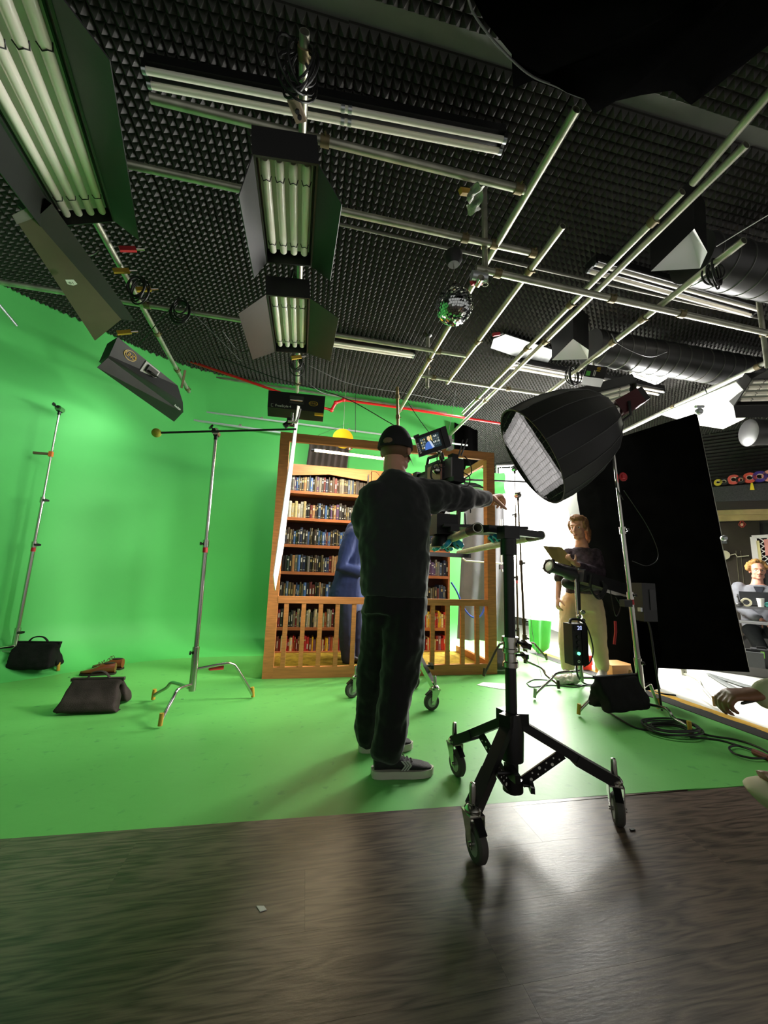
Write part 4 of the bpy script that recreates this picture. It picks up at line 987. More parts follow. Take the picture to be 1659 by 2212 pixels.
cst = [onz(1030, 1862), onz(988, 1676), onz(1336, 1782)]
hubz = ony(1103, 1560, 1.65).z
zs0, zs1 = ony(1103, 1440, 1.65).z, ony(1103, 1375, 1.65).z
rs = rollstand('black rolling stand on three casters in the foreground', RC, cst, hubz, .0245, 1.19, black, black, yaws=(PI * .52, PI * .55, PI * .33), sleeve=(zs0, zs1))
zp = 1.225
PA, PB = onz(1032, 1140, zp), onz(1168, 1156, zp)
pd = ray(797, 1237); pd.z = 0; pd.normalize()
m = MB(); m.bar(PA.lerp(PB, .12) - Z * .0, PB, .035, .035); m.build('cross_bar', black, rs, 0)
m = MB(); m.cyl(RC + Z * 1.1, RC + Z * 1.2, .036, n=20); m.box(RC + Z * 1.205, (.075, .075, .06)); m.build('tee_head', black, rs)
grp = 'slider pipes'
railm = M('weathered aluminium pipe', (190, 192, 172), .45, .6, var=.2, vs_=18)
for P, lab in ((PA, 'pale slider pipe passing just behind the operator, nearer end'), (PB, 'pale slider pipe on the right, its end past the rolling stand')):
    t = thing('slider_pipe', lab, 'pipe', P + pd * .9, grp)
    m = MB(); m.pipe(P, P + pd * 1.9, .0242, .004, 20); m.build('tube', railm, t)
    m = MB(); m.pipe(P - pd * .002, P + pd * .14, .0256, .0012, 20); m.build('black_sleeve', black, t)
R2 = V((.86, 3.2, 0))
r2 = rollstand('chrome rolling stand behind the operator, casters on the green floor', R2, [onz(932, 1534), onz(760, 1507), onz(893, 1488)], .5, .022, 1.16, chrome, chrome, False, yaws=(PI * .05, PI * .1, PI * .1), lw=.035)
m = MB(); e0 = PA + pd * 1.55; e1 = PB + pd * 1.45; m.bar(V((R2.x - .05, e0.y, zp - .05)), e1 - Z * .05, .035, .035); m.build('cross_bar', black, r2, 0)
# skate-wheel dolly on the pipes, fluid head and cinema camera
dm = (PA + PB) / 2 + pd * .62
t = thing('wheel_dolly', 'camera dolly with turquoise wheels on the slider pipes', 'dolly', dm)
sd = V((pd.y, -pd.x, 0)); Bd = Matrix((sd, pd, Z)).transposed()
wdt = (PB - PA).dot(sd)
m = MB(); m.box(dm + Z * .075, (wdt + .12, .42, .018), Bd); m.build('deck', black, t, 0)
teal = M('turquoise urethane', (40, 170, 205), .3)
for k in (-1, 1):
    cx_ = dm + sd * k * wdt / 2
    m = MB(); m.bar(cx_ + sd * k * .0 - pd * .24 + Z * .05, cx_ + pd * .24 + Z * .05, .05, .03); m.build('wheel_rail', blackm, t, 0)
    for f in (-.2, -.1, .1, .2):
        for sg in (-1, 1):
            ax2 = (sd * sg * .72 + Z * .7).normalized(); rad = (sd * sg * .7 - Z * .72).normalized()
            # wheels bear on the upper and lower flanks of the pipe
            c_ = cx_ + pd * f + (sd * sg * .707 + Z * (-.707 if k < 0 else .707)) * .054
            axx = (sd * sg * .707 - Z * (-.707 if k < 0 else .707)).normalized()
            m = MB(); m.lathe(c_ - axx * .016, axx, [(.01, 0), (.02, 0), (.029, .006), (.029, .026), (.02, .032), (.01, .032), (.01, 0)], 20); wl = m.build('wheel', teal, t)
            m = MB(); m.cyl(c_ - axx * .019, c_ + axx * .019, .011, n=12); m.build('bearing', blackm, wl)
hc = dep(957, 1135, 2.5)
t = thing('fluid_head', 'black camera head between the dolly and the camera', 'camera support', hc - Z * .1)
m = MB(); m.box(hc, (.14, .16, .13)); m.build('body', blackp, t); m = MB(); m.lathe(hc - Z * .14, Z, [(0, 0), (.075, 0), (.075, .05), (.055, .08), (0, .08)], 22); m.build('base', black, t)
m = MB(); m.bar(hc + V((.09, -.02, -.09)), hc + V((.1, -.02, .1)), .02, .03); m.tube([hc + V((.13, -.05, .08)), hc + V((.135, -.05, -.03)), hc + V((.11, -.05, -.06))], .005, 6); m.build('side_plate', M('brushed bracket', (66, 62, 56), .4, .5), t)
m = MB(); m.bar(hc + Z * .08, dep(985, 1060, 2.5), .1, .05); m.build('post', blackp, t)
cc = dep(975, 1012, 2.5); cf = V((-.28, .96, 0)).normalized(); cs = V((cf.y, -cf.x, 0)); Bc = Matrix((cs, cf, Z)).transposed()
t = thing('cinema_camera', 'black cinema camera with antennas and cables, seen from behind', 'camera', cc)
def cb(n_, o, d, mat=blackp): m = MB(); m.box(cc + Bc @ V(o), d, Bc); return m.build(n_, mat, t, 0)
cb('body', (0, .14, 0), (.11, .17, .13)); cb('battery', (.035, .01, .002), (.095, .07, .135), M('battery black', (16, 16, 18), .5)); cb('battery_edge', (-.018, .01, .002), (.01, .072, .13), M('grey edge', (120, 118, 116), .4, .3))
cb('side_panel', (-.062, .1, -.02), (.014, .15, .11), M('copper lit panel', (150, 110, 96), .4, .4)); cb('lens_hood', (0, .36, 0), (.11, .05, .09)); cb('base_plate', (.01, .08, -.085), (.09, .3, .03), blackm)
m = MB(); m.cyl(cc + Bc @ V((0, .22, 0)), cc + Bc @ V((0, .34, 0)), .045, n=20); m.build('lens', blackm, t)
m = MB(); m.tube([cc + Bc @ V(p) for p in [(-.03, .05, .07), (-.03, .06, .11), (-.03, .22, .12), (-.03, .24, .07)]], .011, 8); m.build('top_handle', blackm, t)
cb('receiver', (.03, .02, .085), (.05, .05, .035), blackm)
for k, q in enumerate(((1000, 950), (1006, 948))):
    m = MB(); p0 = dep(991 + 5 * k, 984, 2.45); p1 = dep(q[0] + 4 * k, q[1], 2.45); m.tube([p0, p0.lerp(p1, .3), p1], [.006, .005, .0035], 8); m.build('antenna', M('antenna', (60, 60, 60), .3, .3), t)
for k, pts in enumerate(([(1003, 985), (1015, 1000), (1018, 1022), (1004, 1034)], [(1000, 1020), (1014, 1030), (1012, 1048), (996, 1052)], [(938, 1008), (932, 1020), (934, 1034), (950, 1040)], [(960, 1000), (936, 1004), (930, 1028), (940, 1044)], [(952, 972), (944, 990), (950, 1008), (962, 1010)])):
    m = MB(); m.tube(curve_pts([dep(x, y, 2.44) for x, y in pts], 5), .0035, 6); m.build('cable', cablem, t)
m = MB(); p = dep(943, 1016, 2.5); m.ell(p, (.03, .03, .03)); m.cyl(p, p + V((-.03, -.01, .02)), .015); m.build('focus_motor', chrome, t)
m = MB(); q0 = dep(948, 975, 2.44); q1 = dep(955, 1000, 2.5); m.tube([q0, q1], .012, 8); m.ell(q0, .018); m.build('monitor_arm', chrome, t)
# on-board monitor
MD = 2.42
K = lambda x, y, d=MD: dep(x, y, d)
mo_ = [K(896, 944), K(956, 922), K(968, 966), K(906, 987)]
mn = (mo_[1] - mo_[0]).cross(mo_[3] - mo_[0]).normalized(); mn = mn if mn.dot(C - mo_[0]) > 0 else -mn
t = thing('camera_monitor', 'small camera monitor showing the actor and book shelves', 'monitor', mo_[3])
m = MB(); m.prism(mo_, -mn * .03); m.build('housing', blackp, t, 0)
m = MB(); m.prism([K(950, 925), K(962, 920), K(974, 964), K(963, 969)], mn * .012); m.build('grip_side', blackp, t, 0)
m = MB(); m.prism([K(893, 942), K(904, 938), K(906, 944), K(894, 948)], mn * .012); m.build('corner_guard', blackp, t, 0)
sA, sB, sC_, sD = [K(*p) + mn * .002 for p in [(904, 948), (946.5, 933), (955, 962), (911, 975.5)]]
def S_(u, v, o=.001): return sA.lerp(sB, u).lerp(sD.lerp(sC_, u), v) + mn * o
def scr(name, c, es): return M(name, c, .4, emit=c, es=es)
m = MB(); m.add([S_(0, 0), S_(1, 0), S_(1, 1), S_(0, 1)], [(0, 3, 2, 1)]); scn = m.build('screen', scr('screen dark teal', (28, 52, 58), .5), t, 0)
rs_ = random.Random(3)
for r_ in range(4):
    for k in range(11):
        u = .06 + k * .083; v = .12 + r_ * .2
        if .28 < u < .56 and v > .1: continue
        c = rs_.choice([('screen white', (225, 232, 225)), ('screen grey', (150, 160, 150)), ('screen yellow', (210, 190, 120)), ('screen slate', (80, 96, 104))])
        m = MB(); m.add([S_(u, v, .002), S_(u + .05, v, .002), S_(u + .05, v + .14, .002), S_(u, v + .14, .002)], [(0, 3, 2, 1)]); m.build('screen_picture', scr(*c, .8), scn, 0)
for nm, c, po in (('screen suit blue', (70, 110, 190), [(.3, .5), (.42, .42), (.5, .6), (.56, 1), (.18, 1), (.22, .7)]), ('screen shirt', (200, 215, 235), [(.44, .38), (.54, .45), (.64, .95), (.54, .97)]), ('screen face', (232, 200, 150), [(.4, .08), (.5, .05), (.55, .2), (.52, .42), (.42, .42), (.38, .25)]), ('screen shade yellow', (226, 200, 110), [(.55, .05), (.62, .03), (.62, .5), (.57, .4)])):
    m = MB(); m.add([S_(u, v, .003) for u, v in po], [tuple(range(len(po)))[::-1]]); m.build('screen_picture', scr(nm, c, .9), scn, 0)
for k in range(6):
    m = MB(); p = K(899.5 + k * 1.35, 958 + k * 3.9); q = K(903.5 + k * 1.35, 956.5 + k * 3.9); d_ = K(900.5 + k * 1.35, 961 + k * 3.9)
    m.prism([p, q, q + (d_ - p), d_], mn * .003); m.build('button', white, t, 0)
t = thing('video_transmitter', 'pale white transmitter clipped to the right of the monitor', 'transmitter', K(972, 965, 2.5))
for nm, a, b_ in (('body', (968, 940), (976, 972)), ('plug', (972, 948), (980, 954)), ('plug', (972, 961), (980, 970))):
    m = MB(); p = K(*a, 2.47); q = K(*b_, 2.47); m.prism([p, V((q.x, q.y, p.z)), q, V((p.x, p.y, q.z))], V((0, .03, 0))); m.build(nm, white, t, 0)

# ------------------------------------------------------------------ spotlight with snoot and its control box
Ys = 3.3
b = vert(1256, 1480, Ys); b.z = .07
s4 = cstand('chrome stand carrying the spotlight, one leg splayed left', b, ony(1243, 1250, Ys), [onz(1155, 1511), (b.x + .25, b.y + .33), (b.x + .3, b.y - .2)], joints=(.5,), r0=.015, tip=None, legz=(.16, .13, .1), grip=False, red=False)
m = MB(); m.cyl(ony(1250, 1318, Ys), ony(1247, 1240, Ys), .02, n=14); m.build('adapter', black, s4)
for k in range(3): m = MB(); q = ony(1252, 1322 + k * 9, Ys); m.ell(q + V((.02 * (-1) ** k, -.02, 0)), .022, n=10, k=6); m.build('chain_clamp', M('dull chrome', (150, 150, 140), .3, .9), s4)
p0, p1, p2 = ony(1184, 1222, Ys - .05), ony(1250, 1245, Ys), ony(1345, 1275, Ys + .12)
t = thing('spotlight', 'long black spotlight with a clear round lens and snoot', 'studio light', p1 - Z * .1)
d = (p0 - p1).normalized()
m = MB(); m.lathe(p0, -d, [(.052, 0), (.066, 0), (.066, .03), (.052, .035), (.05, .2), (.062, .23), (.062, .3), (0, .3)], 24); m.build('snoot', blackp, t)
m = MB(); m.ell(p0 - d * .012, (.05, .05, .014), d.to_track_quat('Z', 'Y').to_matrix(), 20, 8); m.build('lens', M('clear lens', (225, 230, 228), .05, spec=1), t)
for k in range(5): m = MB(); a = k * 1.256 + .4; xx = d.cross(Z).normalized(); yy = d.cross(xx); m.box(p0 - d * .015 + (xx * math.cos(a) + yy * math.sin(a)) * .066, (.016, .016, .03), d.to_track_quat('Z', 'Y').to_matrix()); m.build('lug', blackp, t)
m = MB(); m.bar(p1 + d * .02, p2, .15, .11); m.build('lamp_body', blackp, t)
m = MB(); m.bar(p2, p2 - d * .1, .12, .09); m.build('fan_end', blackm, t)
m = MB(); m.bar(p1 + V((0, 0, .07)), p1 + V((.09, .02, .065)), .012, .008); m.build('trim_bar', alu, t)
m = MB(); m.tube([p1 + V((.06, -.09, .02)), p1 + V((.05, -.09, -.1)), p1 + V((0, 0, -.14))], .012, 8); m.build('yoke', blackm, t)
for k in range(4):
    m = MB(); q = p1 + V((.06, -.06, -.1)); m.tube(curve_pts([q + V((.0, 0, .04)), q + V((.03 + .01 * k, 0, -.05 - .012 * k)), q + V((.1 + .01 * k, .0, -.07 - .01 * k)), q + V((.16 + .012 * k, 0, .0)), q + V((.15, 0, .06))], 5), .006, 6); m.build('cable_loop', cablem, t)
q = ony(1243, 1390, Ys - .06)
t = thing('control_box', 'black light control box with a lit display and green button', 'control box', q - Z * .2)
m = MB(); m.box(q, (.15, .12, .36)); m.build('body', blackp, t, 0)
m = MB(); m.box(q + V((.05, 0, 0)), (.06, .135, .34)); m.build('heat_sink', blackm, t, 0)
m = MB(); m.box(q + V((-.01, -.062, .145)), (.09, .004, .05)); ds = m.build('display', M('display glass', (8, 10, 24), .15), t, 0)
text('20', .05, q + V((.0, -.066, .145)), (1, 0, 0), (0, 0, 1), M('display digits', (190, 200, 255), .4, emit=(190, 200, 255), es=1.2), ds)
for k in range(3): m = MB(); e = q + V((-.02, -.062, .07 - k * .05)); m.cyl(e, e - V((0, .012, 0)), .016, n=16); m.build('dial', M('dark dial', (34, 34, 34), .4), t)
e = q + V((-.02, -.062, -.075)); m = MB(); m.cyl(e, e - V((0, .01, 0)), .014, n=14); m.build('button', M('green lit button', (120, 255, 190), .4, emit=(110, 255, 180), es=2.2), t)
e = q + V((-.02, -.062, -.145)); m = MB(); m.lathe(e - V((0, .003, 0)), (0, 1, 0), [(.008, 0), (.013, 0), (.013, .003), (.008, .003), (.008, 0)], 14); m.build('printed_mark', white, t)
m = MB(); m.tube(curve_pts([q + V((-.05, 0, .18)), q + V((-.03, 0, .215)), q + V((.06, 0, .21)), q + V((.11, 0, .17)), q + V((.09, 0, .12))], 5), .012, 8); m.build('handle', blackp, t)
m = MB(); m.tube(curve_pts([ony(1250, 1345, Ys - .05), ony(1268, 1355, Ys - .05), ony(1281, 1400, Ys - .05), ony(1276, 1428, Ys - .05), ony(1262, 1440, Ys - .05)], 5), .006, 6); m.build('cable', cablem, t)
m = MB(); m.tube(curve_pts([q + V((.0, 0, -.18)), q + V((.01, 0, -.28)), onz(1262, 1476, .02), onz(1282, 1480, .01)], 5), .008, 6); m.build('cable', cablem, t)
# power box on the softbox stand
q = ony(1392, 1300, 2.72)
t = thing('power_box', 'black power box strapped to the softbox stand', 'power box', q - Z * .15)
m = MB(); m.box(q, (.13, .1, .3)); m.build('body', M('box black', (18, 18, 19), .5), t, 0)
m = MB(); m.box(q + V((.03, -.052, .02)), (.06, .006, .16)); m.build('panel', M('panel black', (30, 30, 32), .4), t, 0)
m = MB(); m.box(q + V((-.07, -.03, -.06)), (.03, .03, .03)); m.build('latch', alu, t)
m = MB(); m.tube(curve_pts([q + V((.02, 0, -.15)), q + V((.03, -.01, -.24)), q + V((.04, -.02, -.5)), q + V((.1, 0, -.95))], 5), .008, 6); m.build('cable', cablem, t)

# ------------------------------------------------------------------ people
def seg(mb, pts, rs, n=12):
    mb.tube(pts, rs, n); mb.ell(pts[0], rs[0] * .98, n=n, k=7); mb.ell(pts[-1], rs[-1] * .98, n=n, k=7)
def sections(mb, secs, rv, fv, n=22, pw=.8):
    rings = []
    for c, rx, ry in secs:
        rings.append([V(c) + rv * rx * math.copysign(abs(math.cos(a)) ** pw, math.cos(a)) + fv * ry * math.copysign(abs(math.sin(a)) ** pw, math.sin(a)) for a in [2 * PI * k / n for k in range(n)]])
    mb.loft(rings)
def head_geo(mb, c, fw, up=Z, s=1.0, neck=None, jaw=1.0):
    fw = V(fw).normalized(); up = V(up); rt = fw.cross(up).normalized(); up = rt.cross(fw); B = Matrix((rt, fw, up)).transposed(); P = lambda x, y, z: V(c) + B @ (V((x, y, z)) * s)
    e = lambda x, y, z, a, b, d: mb.ell(P(x, y, z), (a * s, b * s, d * s), B, 18, 12)
    e(0, -.012, .035, .077, .097, .088); e(0, .025, -.035, .06 * (.5 + .5 * jaw), .07, .082); e(0, .062, -.092, .03, .026, .022); e(0, .07, .03, .05, .025, .02)
    for k in (-1, 1):
        e(k * .078, -.01, -.004, .01, .02, .032); e(k * .038, .062, -.03, .022, .02, .022); e(k * .045 * jaw, .0, -.075 + .02 * (1 - jaw), .02 * jaw, .05, .03)
    mb.tube([P(0, .085, .02), P(0, .105, -.01), P(0, .114, -.026), P(0, .095, -.04)], [.009 * s, .011 * s, .016 * s, .012 * s], 8)
    e(0, .088, -.062, .024, .012, .006); e(0, .085, -.073, .021, .012, .007)
    if neck is not None: seg(mb, [P(0, -.025, -.05), P(0, -.03, -.1), V(neck)], [.056 * s * jaw, .056 * s * jaw, .066 * s], 14)
    return P, B
def face_parts(P, B, t, s=1.0, hairm=None, brow=None):
    eye = M('eye white', (225, 220, 215), .3); ir = M('dark iris', (40, 28, 20), .2); lip = M('lips', (168, 96, 88), .5)
    for k in (-1, 1):
        m = MB(); m.ell(P(k * .031, .0695, .006), .0108 * s, n=12, k=8); ey = m.build('eye', eye, t)
        m = MB(); m.ell(P(k * .031, .0768, .006), .0058 * s, n=10, k=6); m.build('iris', ir, ey)
        m = MB(); m.tube([P(k * .014, .093, .026), P(k * .033, .09, .032), P(k * .052, .076, .026)], [.003 * s, .004 * s, .002 * s], 6); m.build('eyebrow', brow or hairm, t)
    m = MB(); m.ell(P(0, .0965, -.067), (.022 * s, .005 * s, .006 * s), B, 10, 6); m.build('mouth', lip, t)
def hand_geo(mb, wrist, d, nrm, curl=(25, 30, 30), s=1.0, thumb=1, spreadf=.012, tcurl=20, tdown=.35):
    d = V(d).normalized(); nrm = V(nrm); nrm = (nrm - d * nrm.dot(d)).normalized(); a = d.cross(nrm)      # a: across, thumb on +a*thumb
    W = V(wrist)
    rings = []
    for l, wd, th in ((-.01, .027, .019), (.02, .032, .017), (.055, .04, .016), (.085, .04, .014), (.097, .036, .011)):
        rings.append([W + d * l * s + a * wd * s * math.cos(x) + nrm * th * s * math.sin(x) for x in [2 * PI * k / 14 for k in range(14)]])
    mb.loft(rings)
    for k, (o, L) in enumerate(((.031, .072), (.0105, .08), (-.0105, .075), (-.031, .058))):
        p = W + d * .088 * s + a * o * s * thumb; ang = 0; pts = [p - d * .02 * s, p]
        for j, f in enumerate((.45, .31, .24)):
            ang += math.radians(curl[j] * (1 + .08 * k)); dd = d * math.cos(ang) + nrm * math.sin(ang) + a * thumb * (o * spreadf / .03)
            pts.append(pts[-1] + dd.normalized() * L * f * s)
        seg(mb, pts, [x * s for x in (.0095, .0098, .009, .0082, .0072)], 10)
    p = W + d * .022 * s + a * .026 * s * thumb; t1 = (d * .62 + a * thumb * .7 * (1 - tdown * .3) + nrm * tdown).normalized(); x = math.radians(tcurl)
    t2 = (t1 * math.cos(x) + (d * .8 + nrm * .5 - a * thumb * .3).normalized() * math.sin(x)).normalized()
    seg(mb, [p, p + t1 * .045 * s, p + t1 * .045 * s + t2 * .032 * s, p + t1 * .045 * s + t2 * .058 * s], [.015 * s, .0125 * s, .0105 * s, .0085 * s], 10)
def sneaker(t, heel, d, L, upm, solem, h=.1, laces=True):
    heel = V(heel); d = V((d[0], d[1], 0)).normalized(); sd = V((d.y, -d.x, 0)); k = L / .3
    st = [(.0, .03, .085), (.03, .037, .1), (.09, .038, .105), (.14, .042, .085), (.19, .047, .066), (.245, .045, .055), (.285, .03, .045), (.296, .012, .036)]
    m = MB(); ol = [(-.012, .022)] + [(x, w_ + .006) for x, w_, _ in st] + [(.306, .006)]
    m.prism([heel + (d * x + sd * w_) * k + Z * .001 for x, w_ in ol] + [heel + (d * x - sd * w_) * k + Z * .001 for x, w_ in ol[::-1]], Z * .034 * k); so = m.build('sole', solem, t, 60)
    m = MB(); m.loft([[heel + d * x * k + sd * w_ * k * math.cos(a) + Z * k * (.03 + (hh - .03) * (.5 + .5 * math.sin(a))) for a in [2 * PI * q / 16 for q in range(16)]] for x, w_, hh in st]); sh = m.build('shoe', upm, t, 70)
    if laces:
        for q in range(4): m = MB(); c = heel + d * (.13 + q * .02) * k + Z * k * (.094 - q * .009); m.tube([c - sd * .02, c + Z * .006, c + sd * .02], .003, 6); m.build('lace', M('dark lace', (36, 36, 38), .8), sh)
    return sh, so, d, sd, k
Y = ony
# ---------------- camera operator
op = thing('person', 'operator in black cap, charcoal sweatshirt and black trousers, reaching right', 'person', (.5, 2.15, 0))
fv = V((.22, .97, 0)).normalized(); rv = V((fv.y, -fv.x, 0))
hc_ = Y(856, 975, 2.24); hf = V((.55, .83, -.05))
nb = Y(858, 1040, 2.2); cst_ = Y(855, 1110, 2.2); pel = Y(852, 1300, 2.19)
shL, shR = Y(802, 1068, 2.16), Y(912, 1068, 2.22)
elR, wrR = Y(1000, 1076, 2.36), Y(1052, 1078, 2.46)
elL, wrL = Y(812, 1175, 2.38), Y(880, 1160, 2.55)
hpL, hpR = Y(826, 1305, 2.22), Y(880, 1305, 2.16)
knL, knR = Y(806, 1455, 2.3), Y(862, 1455, 2.1)
anL, anR = Y(792, 1592, 2.32), Y(838, 1618, 2.06)
mb = MB(); P, B = head_geo(mb, hc_, hf, (0, 0, 1), 1.13, nb)
sections(mb, [(pel, .14, .1), (pel.lerp(cst_, .5), .13, .09), (cst_, .16, .1), (shL.lerp(shR, .5), .15, .08), (nb, .07, .06)], rv, fv)
for a, b_, c_ in ((shL, elL, wrL), (shR, elR, wrR)): seg(mb, [a, a.lerp(b_, .5), b_, c_], [.05, .045, .038, .027])
for a, b_, c_ in ((hpL, knL, anL), (hpR, knR, anR)): seg(mb, [a, b_, c_], [.075, .055, .04])
hd_ = (Y(1084, 1070, 2.5) - wrR).normalized()
hand_geo(mb, wrR + hd_ * .0, hd_, V((-.2, -.1, -1)), (66, 38, 22), 1.22, -1, tcurl=25, tdown=1.2)
hand_geo(mb, wrL, (wrL - elL), V((.3, 0, -1)), (40, 45, 30), 1.0, -1)
fuse(mb, 'body', M('fair skin', (196, 146, 120), .5, var=.06, vs_=20), op, .0058, 3)
face_parts(P, B, op, 1.13, M('dark blond hair', (104, 78, 52), .7))
m = MB(); m.ell(P(0, -.016, .0), (.087, .106, .07), B, 20, 14); m.build('hair', MATS['dark blond hair'], op)
# cap, worn level, peak towards the monitor
mb = MB(); rings = []
capm = M('black cap twill', (14, 14, 15), .8, bump=.15, bs=200)
for k in range(9):
    a = k / 8 * PI / 2; r = math.cos(a); rings.append([P(.093 * r * math.cos(x) if k < 8 else .002 * math.cos(x), -.016 + (.121 * r if k < 8 else .002) * math.sin(x), .006 + .016 * math.sin(x) * r + .138 * math.sin(a)) for x in [2 * PI * j / 24 for j in range(24)]])
mb.loft(rings); cp = mb.build('cap', capm, op, 80)
mb = MB(); mb.sheet(lambda u, v: P((u - .5) * .15 * (1 - .25 * v), .085 + .085 * v - .06 * abs(u - .5) * (1 - v) * 1.4 - .12 * (u - .5) ** 2, .03 - .012 * v - .25 * (u - .5) ** 2), 10, 6, .004); mb.build('cap_peak', capm, cp)
mb = MB(); mb.ell(P(0, -.131, .012), (.03, .009, .02), B, 14, 8); mb.build('cap_opening', M('hair in cap gap', (120, 96, 74), .8), cp)
mb = MB(); mb.bar(P(-.04, -.13, -.006), P(.04, -.13, -.006), .008, .014, B @ V((0, 0, 1))); mb.build('cap_strap', capm, cp)
# sweatshirt
mb = MB()
sections(mb, [(Y(852, 1288, 2.19), .19, .145), (Y(851, 1230, 2.19), .203, .16), (Y(852, 1160, 2.19), .21, .165), (Y(853, 1105, 2.19), .21, .155), (Y(855, 1080, 2.19), .2, .14), (Y(855, 1060, 2.19), .175, .12), (Y(857, 1044, 2.19), .14, .105), (Y(858, 1030, 2.19), .098, .092), (Y(858, 1020, 2.2), .078, .08)], rv, fv)
seg(mb, [shR + V((-.06, 0, 0)), shR + V((.06, .03, 0)), shR.lerp(elR, .6), elR, elR.lerp(wrR, .55), wrR - hd_ * .02], [.105, .115, .1, .088, .072, .054])
seg(mb, [shL + V((.02, 0, -.012)), shL.lerp(elL, .5) + V((-.035, 0, 0)), elL + V((-.03, 0, 0)), wrL], [.095, .1, .085, .05])
sw = fuse(mb, 'sweatshirt', M('charcoal sweatshirt', (40, 42, 42), .9, var=.12, vs_=8, bump=1.0, bs=7, spec=.25, stretch=(1, 1, .4), sheen=.25), op, .0095, 9, .045, .13)
mb = MB(); mb.tube(curve_pts([elR.lerp(wrR, .3) - Z * .06, elR.lerp(wrR, .3) - Z * .1], 3), .004, 6); mb.build('cord_end', blackp, op)
# trousers
mb = MB(); trm = M('black trousers', (17, 17, 18), .85, var=.2, vs_=8, bump=1.0, bs=7, spec=.3, stretch=(1, 1, .45), sheen=.2)
sections(mb, [(Y(853, 1325, 2.19), .19, .14), (Y(853, 1280, 2.19), .175, .13), (Y(853, 1255, 2.19), .16, .12)], rv, fv)
seg(mb, [Y(828, 1315, 2.22), Y(818, 1390, 2.27), knL, Y(797, 1530, 2.32), Y(791, 1594, 2.33)], [.108, .108, .092, .076, .066])
seg(mb, [Y(878, 1315, 2.15), Y(870, 1390, 2.1), knR, Y(847, 1540, 2.06), Y(836, 1612, 2.05)], [.115, .115, .1, .09, .083])
fuse(mb, 'trousers', trm, op, .0095, 6, .04, .12)
shb = M('black canvas shoe', (24, 23, 26), .8, bump=.2, bs=150); solw = M('off white rubber', (190, 186, 172), .6)
sh, so, d_, sd_, k_ = sneaker(op, (.40, 2.055, 0), (1, -.05), .3, shb, solw)
emb = M('pale grey print', (170, 170, 165), .7)
for q in range(3):
    for up_ in (0, 1):
        c = V((.40, 2.055, 0)) + d_ * (.135 + q * .014) * k_ + sd_ * .0475 + Z * .062
        m = MB(); z0, z1 = (.0, .022) if up_ else (-.022, 0); xs = (.012, -.008) if up_ else (-.008, .012)
        m.prism([c + d_ * xs[0] + Z * z0, c + d_ * (xs[0] + .009) + Z * z0, c + d_ * (xs[1] + .009) + Z * z1, c + d_ * xs[1] + Z * z1], sd_ * .002); m.build('shoe_emblem', emb, sh)
m = MB(); sneaker(op, (.375, 2.335, 0), (1, .0), .3, shb, solw)

# ---------------- actor in the blue suit
ac = thing('person', 'actor in a blue suit standing inside the library set', 'person', (.55, 4.4, .028))
fv = V((.95, -.2, 0)).normalized(); rv = V((fv.y, -fv.x, 0)); YA = 4.42
pel = Y(757, 1300, YA); cst_ = Y(768, 1170, YA); nb = Y(776, 1128, YA)
shN, shF = Y(761, 1152, YA - .16), Y(778, 1142, YA + .18)
elN, wrN = Y(737, 1225, YA - .22), Y(785, 1238, YA - .2)
elF, wrF = Y(775, 1225, YA + .22), Y(815, 1232, YA + .12)
mb = MB(); P, B = head_geo(mb, Y(800, 1087, YA), (.9, -.15, -.15), (.12, 0, 1), 1.0, nb)
sections(mb, [(pel, .15, .11), (cst_, .17, .11), (nb, .07, .06)], rv, fv)
for a, b_, c_ in ((shN, elN, wrN), (shF, elF, wrF)):
    seg(mb, [a, b_, c_], [.05, .038, .027]); hand_geo(mb, c_, (c_ - b_), V((0, 0, -1)), (35, 40, 30), 1, -1)
hN, hF = Y(750, 1310, YA - .09), Y(768, 1310, YA + .1); kN, kF = Y(750, 1375, YA - .1), Y(770, 1375, YA + .1); aN, aF = V((.52, YA - .1, .1)), V((.63, YA + .1, .1))
for a, b_, c_ in ((hN, kN, aN), (hF, kF, aF)): seg(mb, [a, b_, c_], [.08, .058, .04])
fuse(mb, 'body', skin, ac, .009, 3)
m = MB(); m.ell(P(0, -.03, .045), (.083, .098, .088), B, 18, 12); m.build('hair', M('dark brown hair', (50, 36, 26), .7), ac); face_parts(P, B, ac, 1, MATS['dark brown hair'])
suit = M('blue wool suit', (38, 50, 92), .75, var=.12, vs_=10, bump=.15, bs=200, spec=.25)
mb = MB()
sections(mb, [(Y(748, 1290, YA), .2, .2), (Y(754, 1250, YA), .2, .17), (Y(762, 1200, YA), .215, .15), (Y(768, 1160, YA), .22, .14), (Y(772, 1135, YA), .18, .11), (Y(775, 1126, YA), .09, .08)], rv, fv)
seg(mb, [shN, shN.lerp(elN, .5), elN, elN.lerp(wrN, .8)], [.08, .085, .075, .058]); seg(mb, [shF, shF.lerp(elF, .5), elF, elF.lerp(wrF, .8)], [.085, .08, .07, .055])
fuse(mb, 'suit_jacket', suit, ac, .011, 4, .016, .09)
mb = MB(); sections(mb, [(Y(757, 1318, YA), .17, .12), (Y(757, 1280, YA), .16, .11)], rv, fv)
seg(mb, [hN, kN, aN - Z * .02], [.105, .092, .075]); seg(mb, [hF, kF, aF - Z * .02], [.105, .092, .075])
fuse(mb, 'suit_trousers', M('navy wool trousers', (28, 38, 72), .75, var=.15, vs_=10), ac, .011, 4, .014, .08)
mb = MB(); mb.lathe(nb - Z * .01, V((.12, 0, 1)), [(.07, 0), (.074, .0), (.068, .045), (.064, .045), (.07, 0)], 18); mb.build('shirt_collar', white, ac)
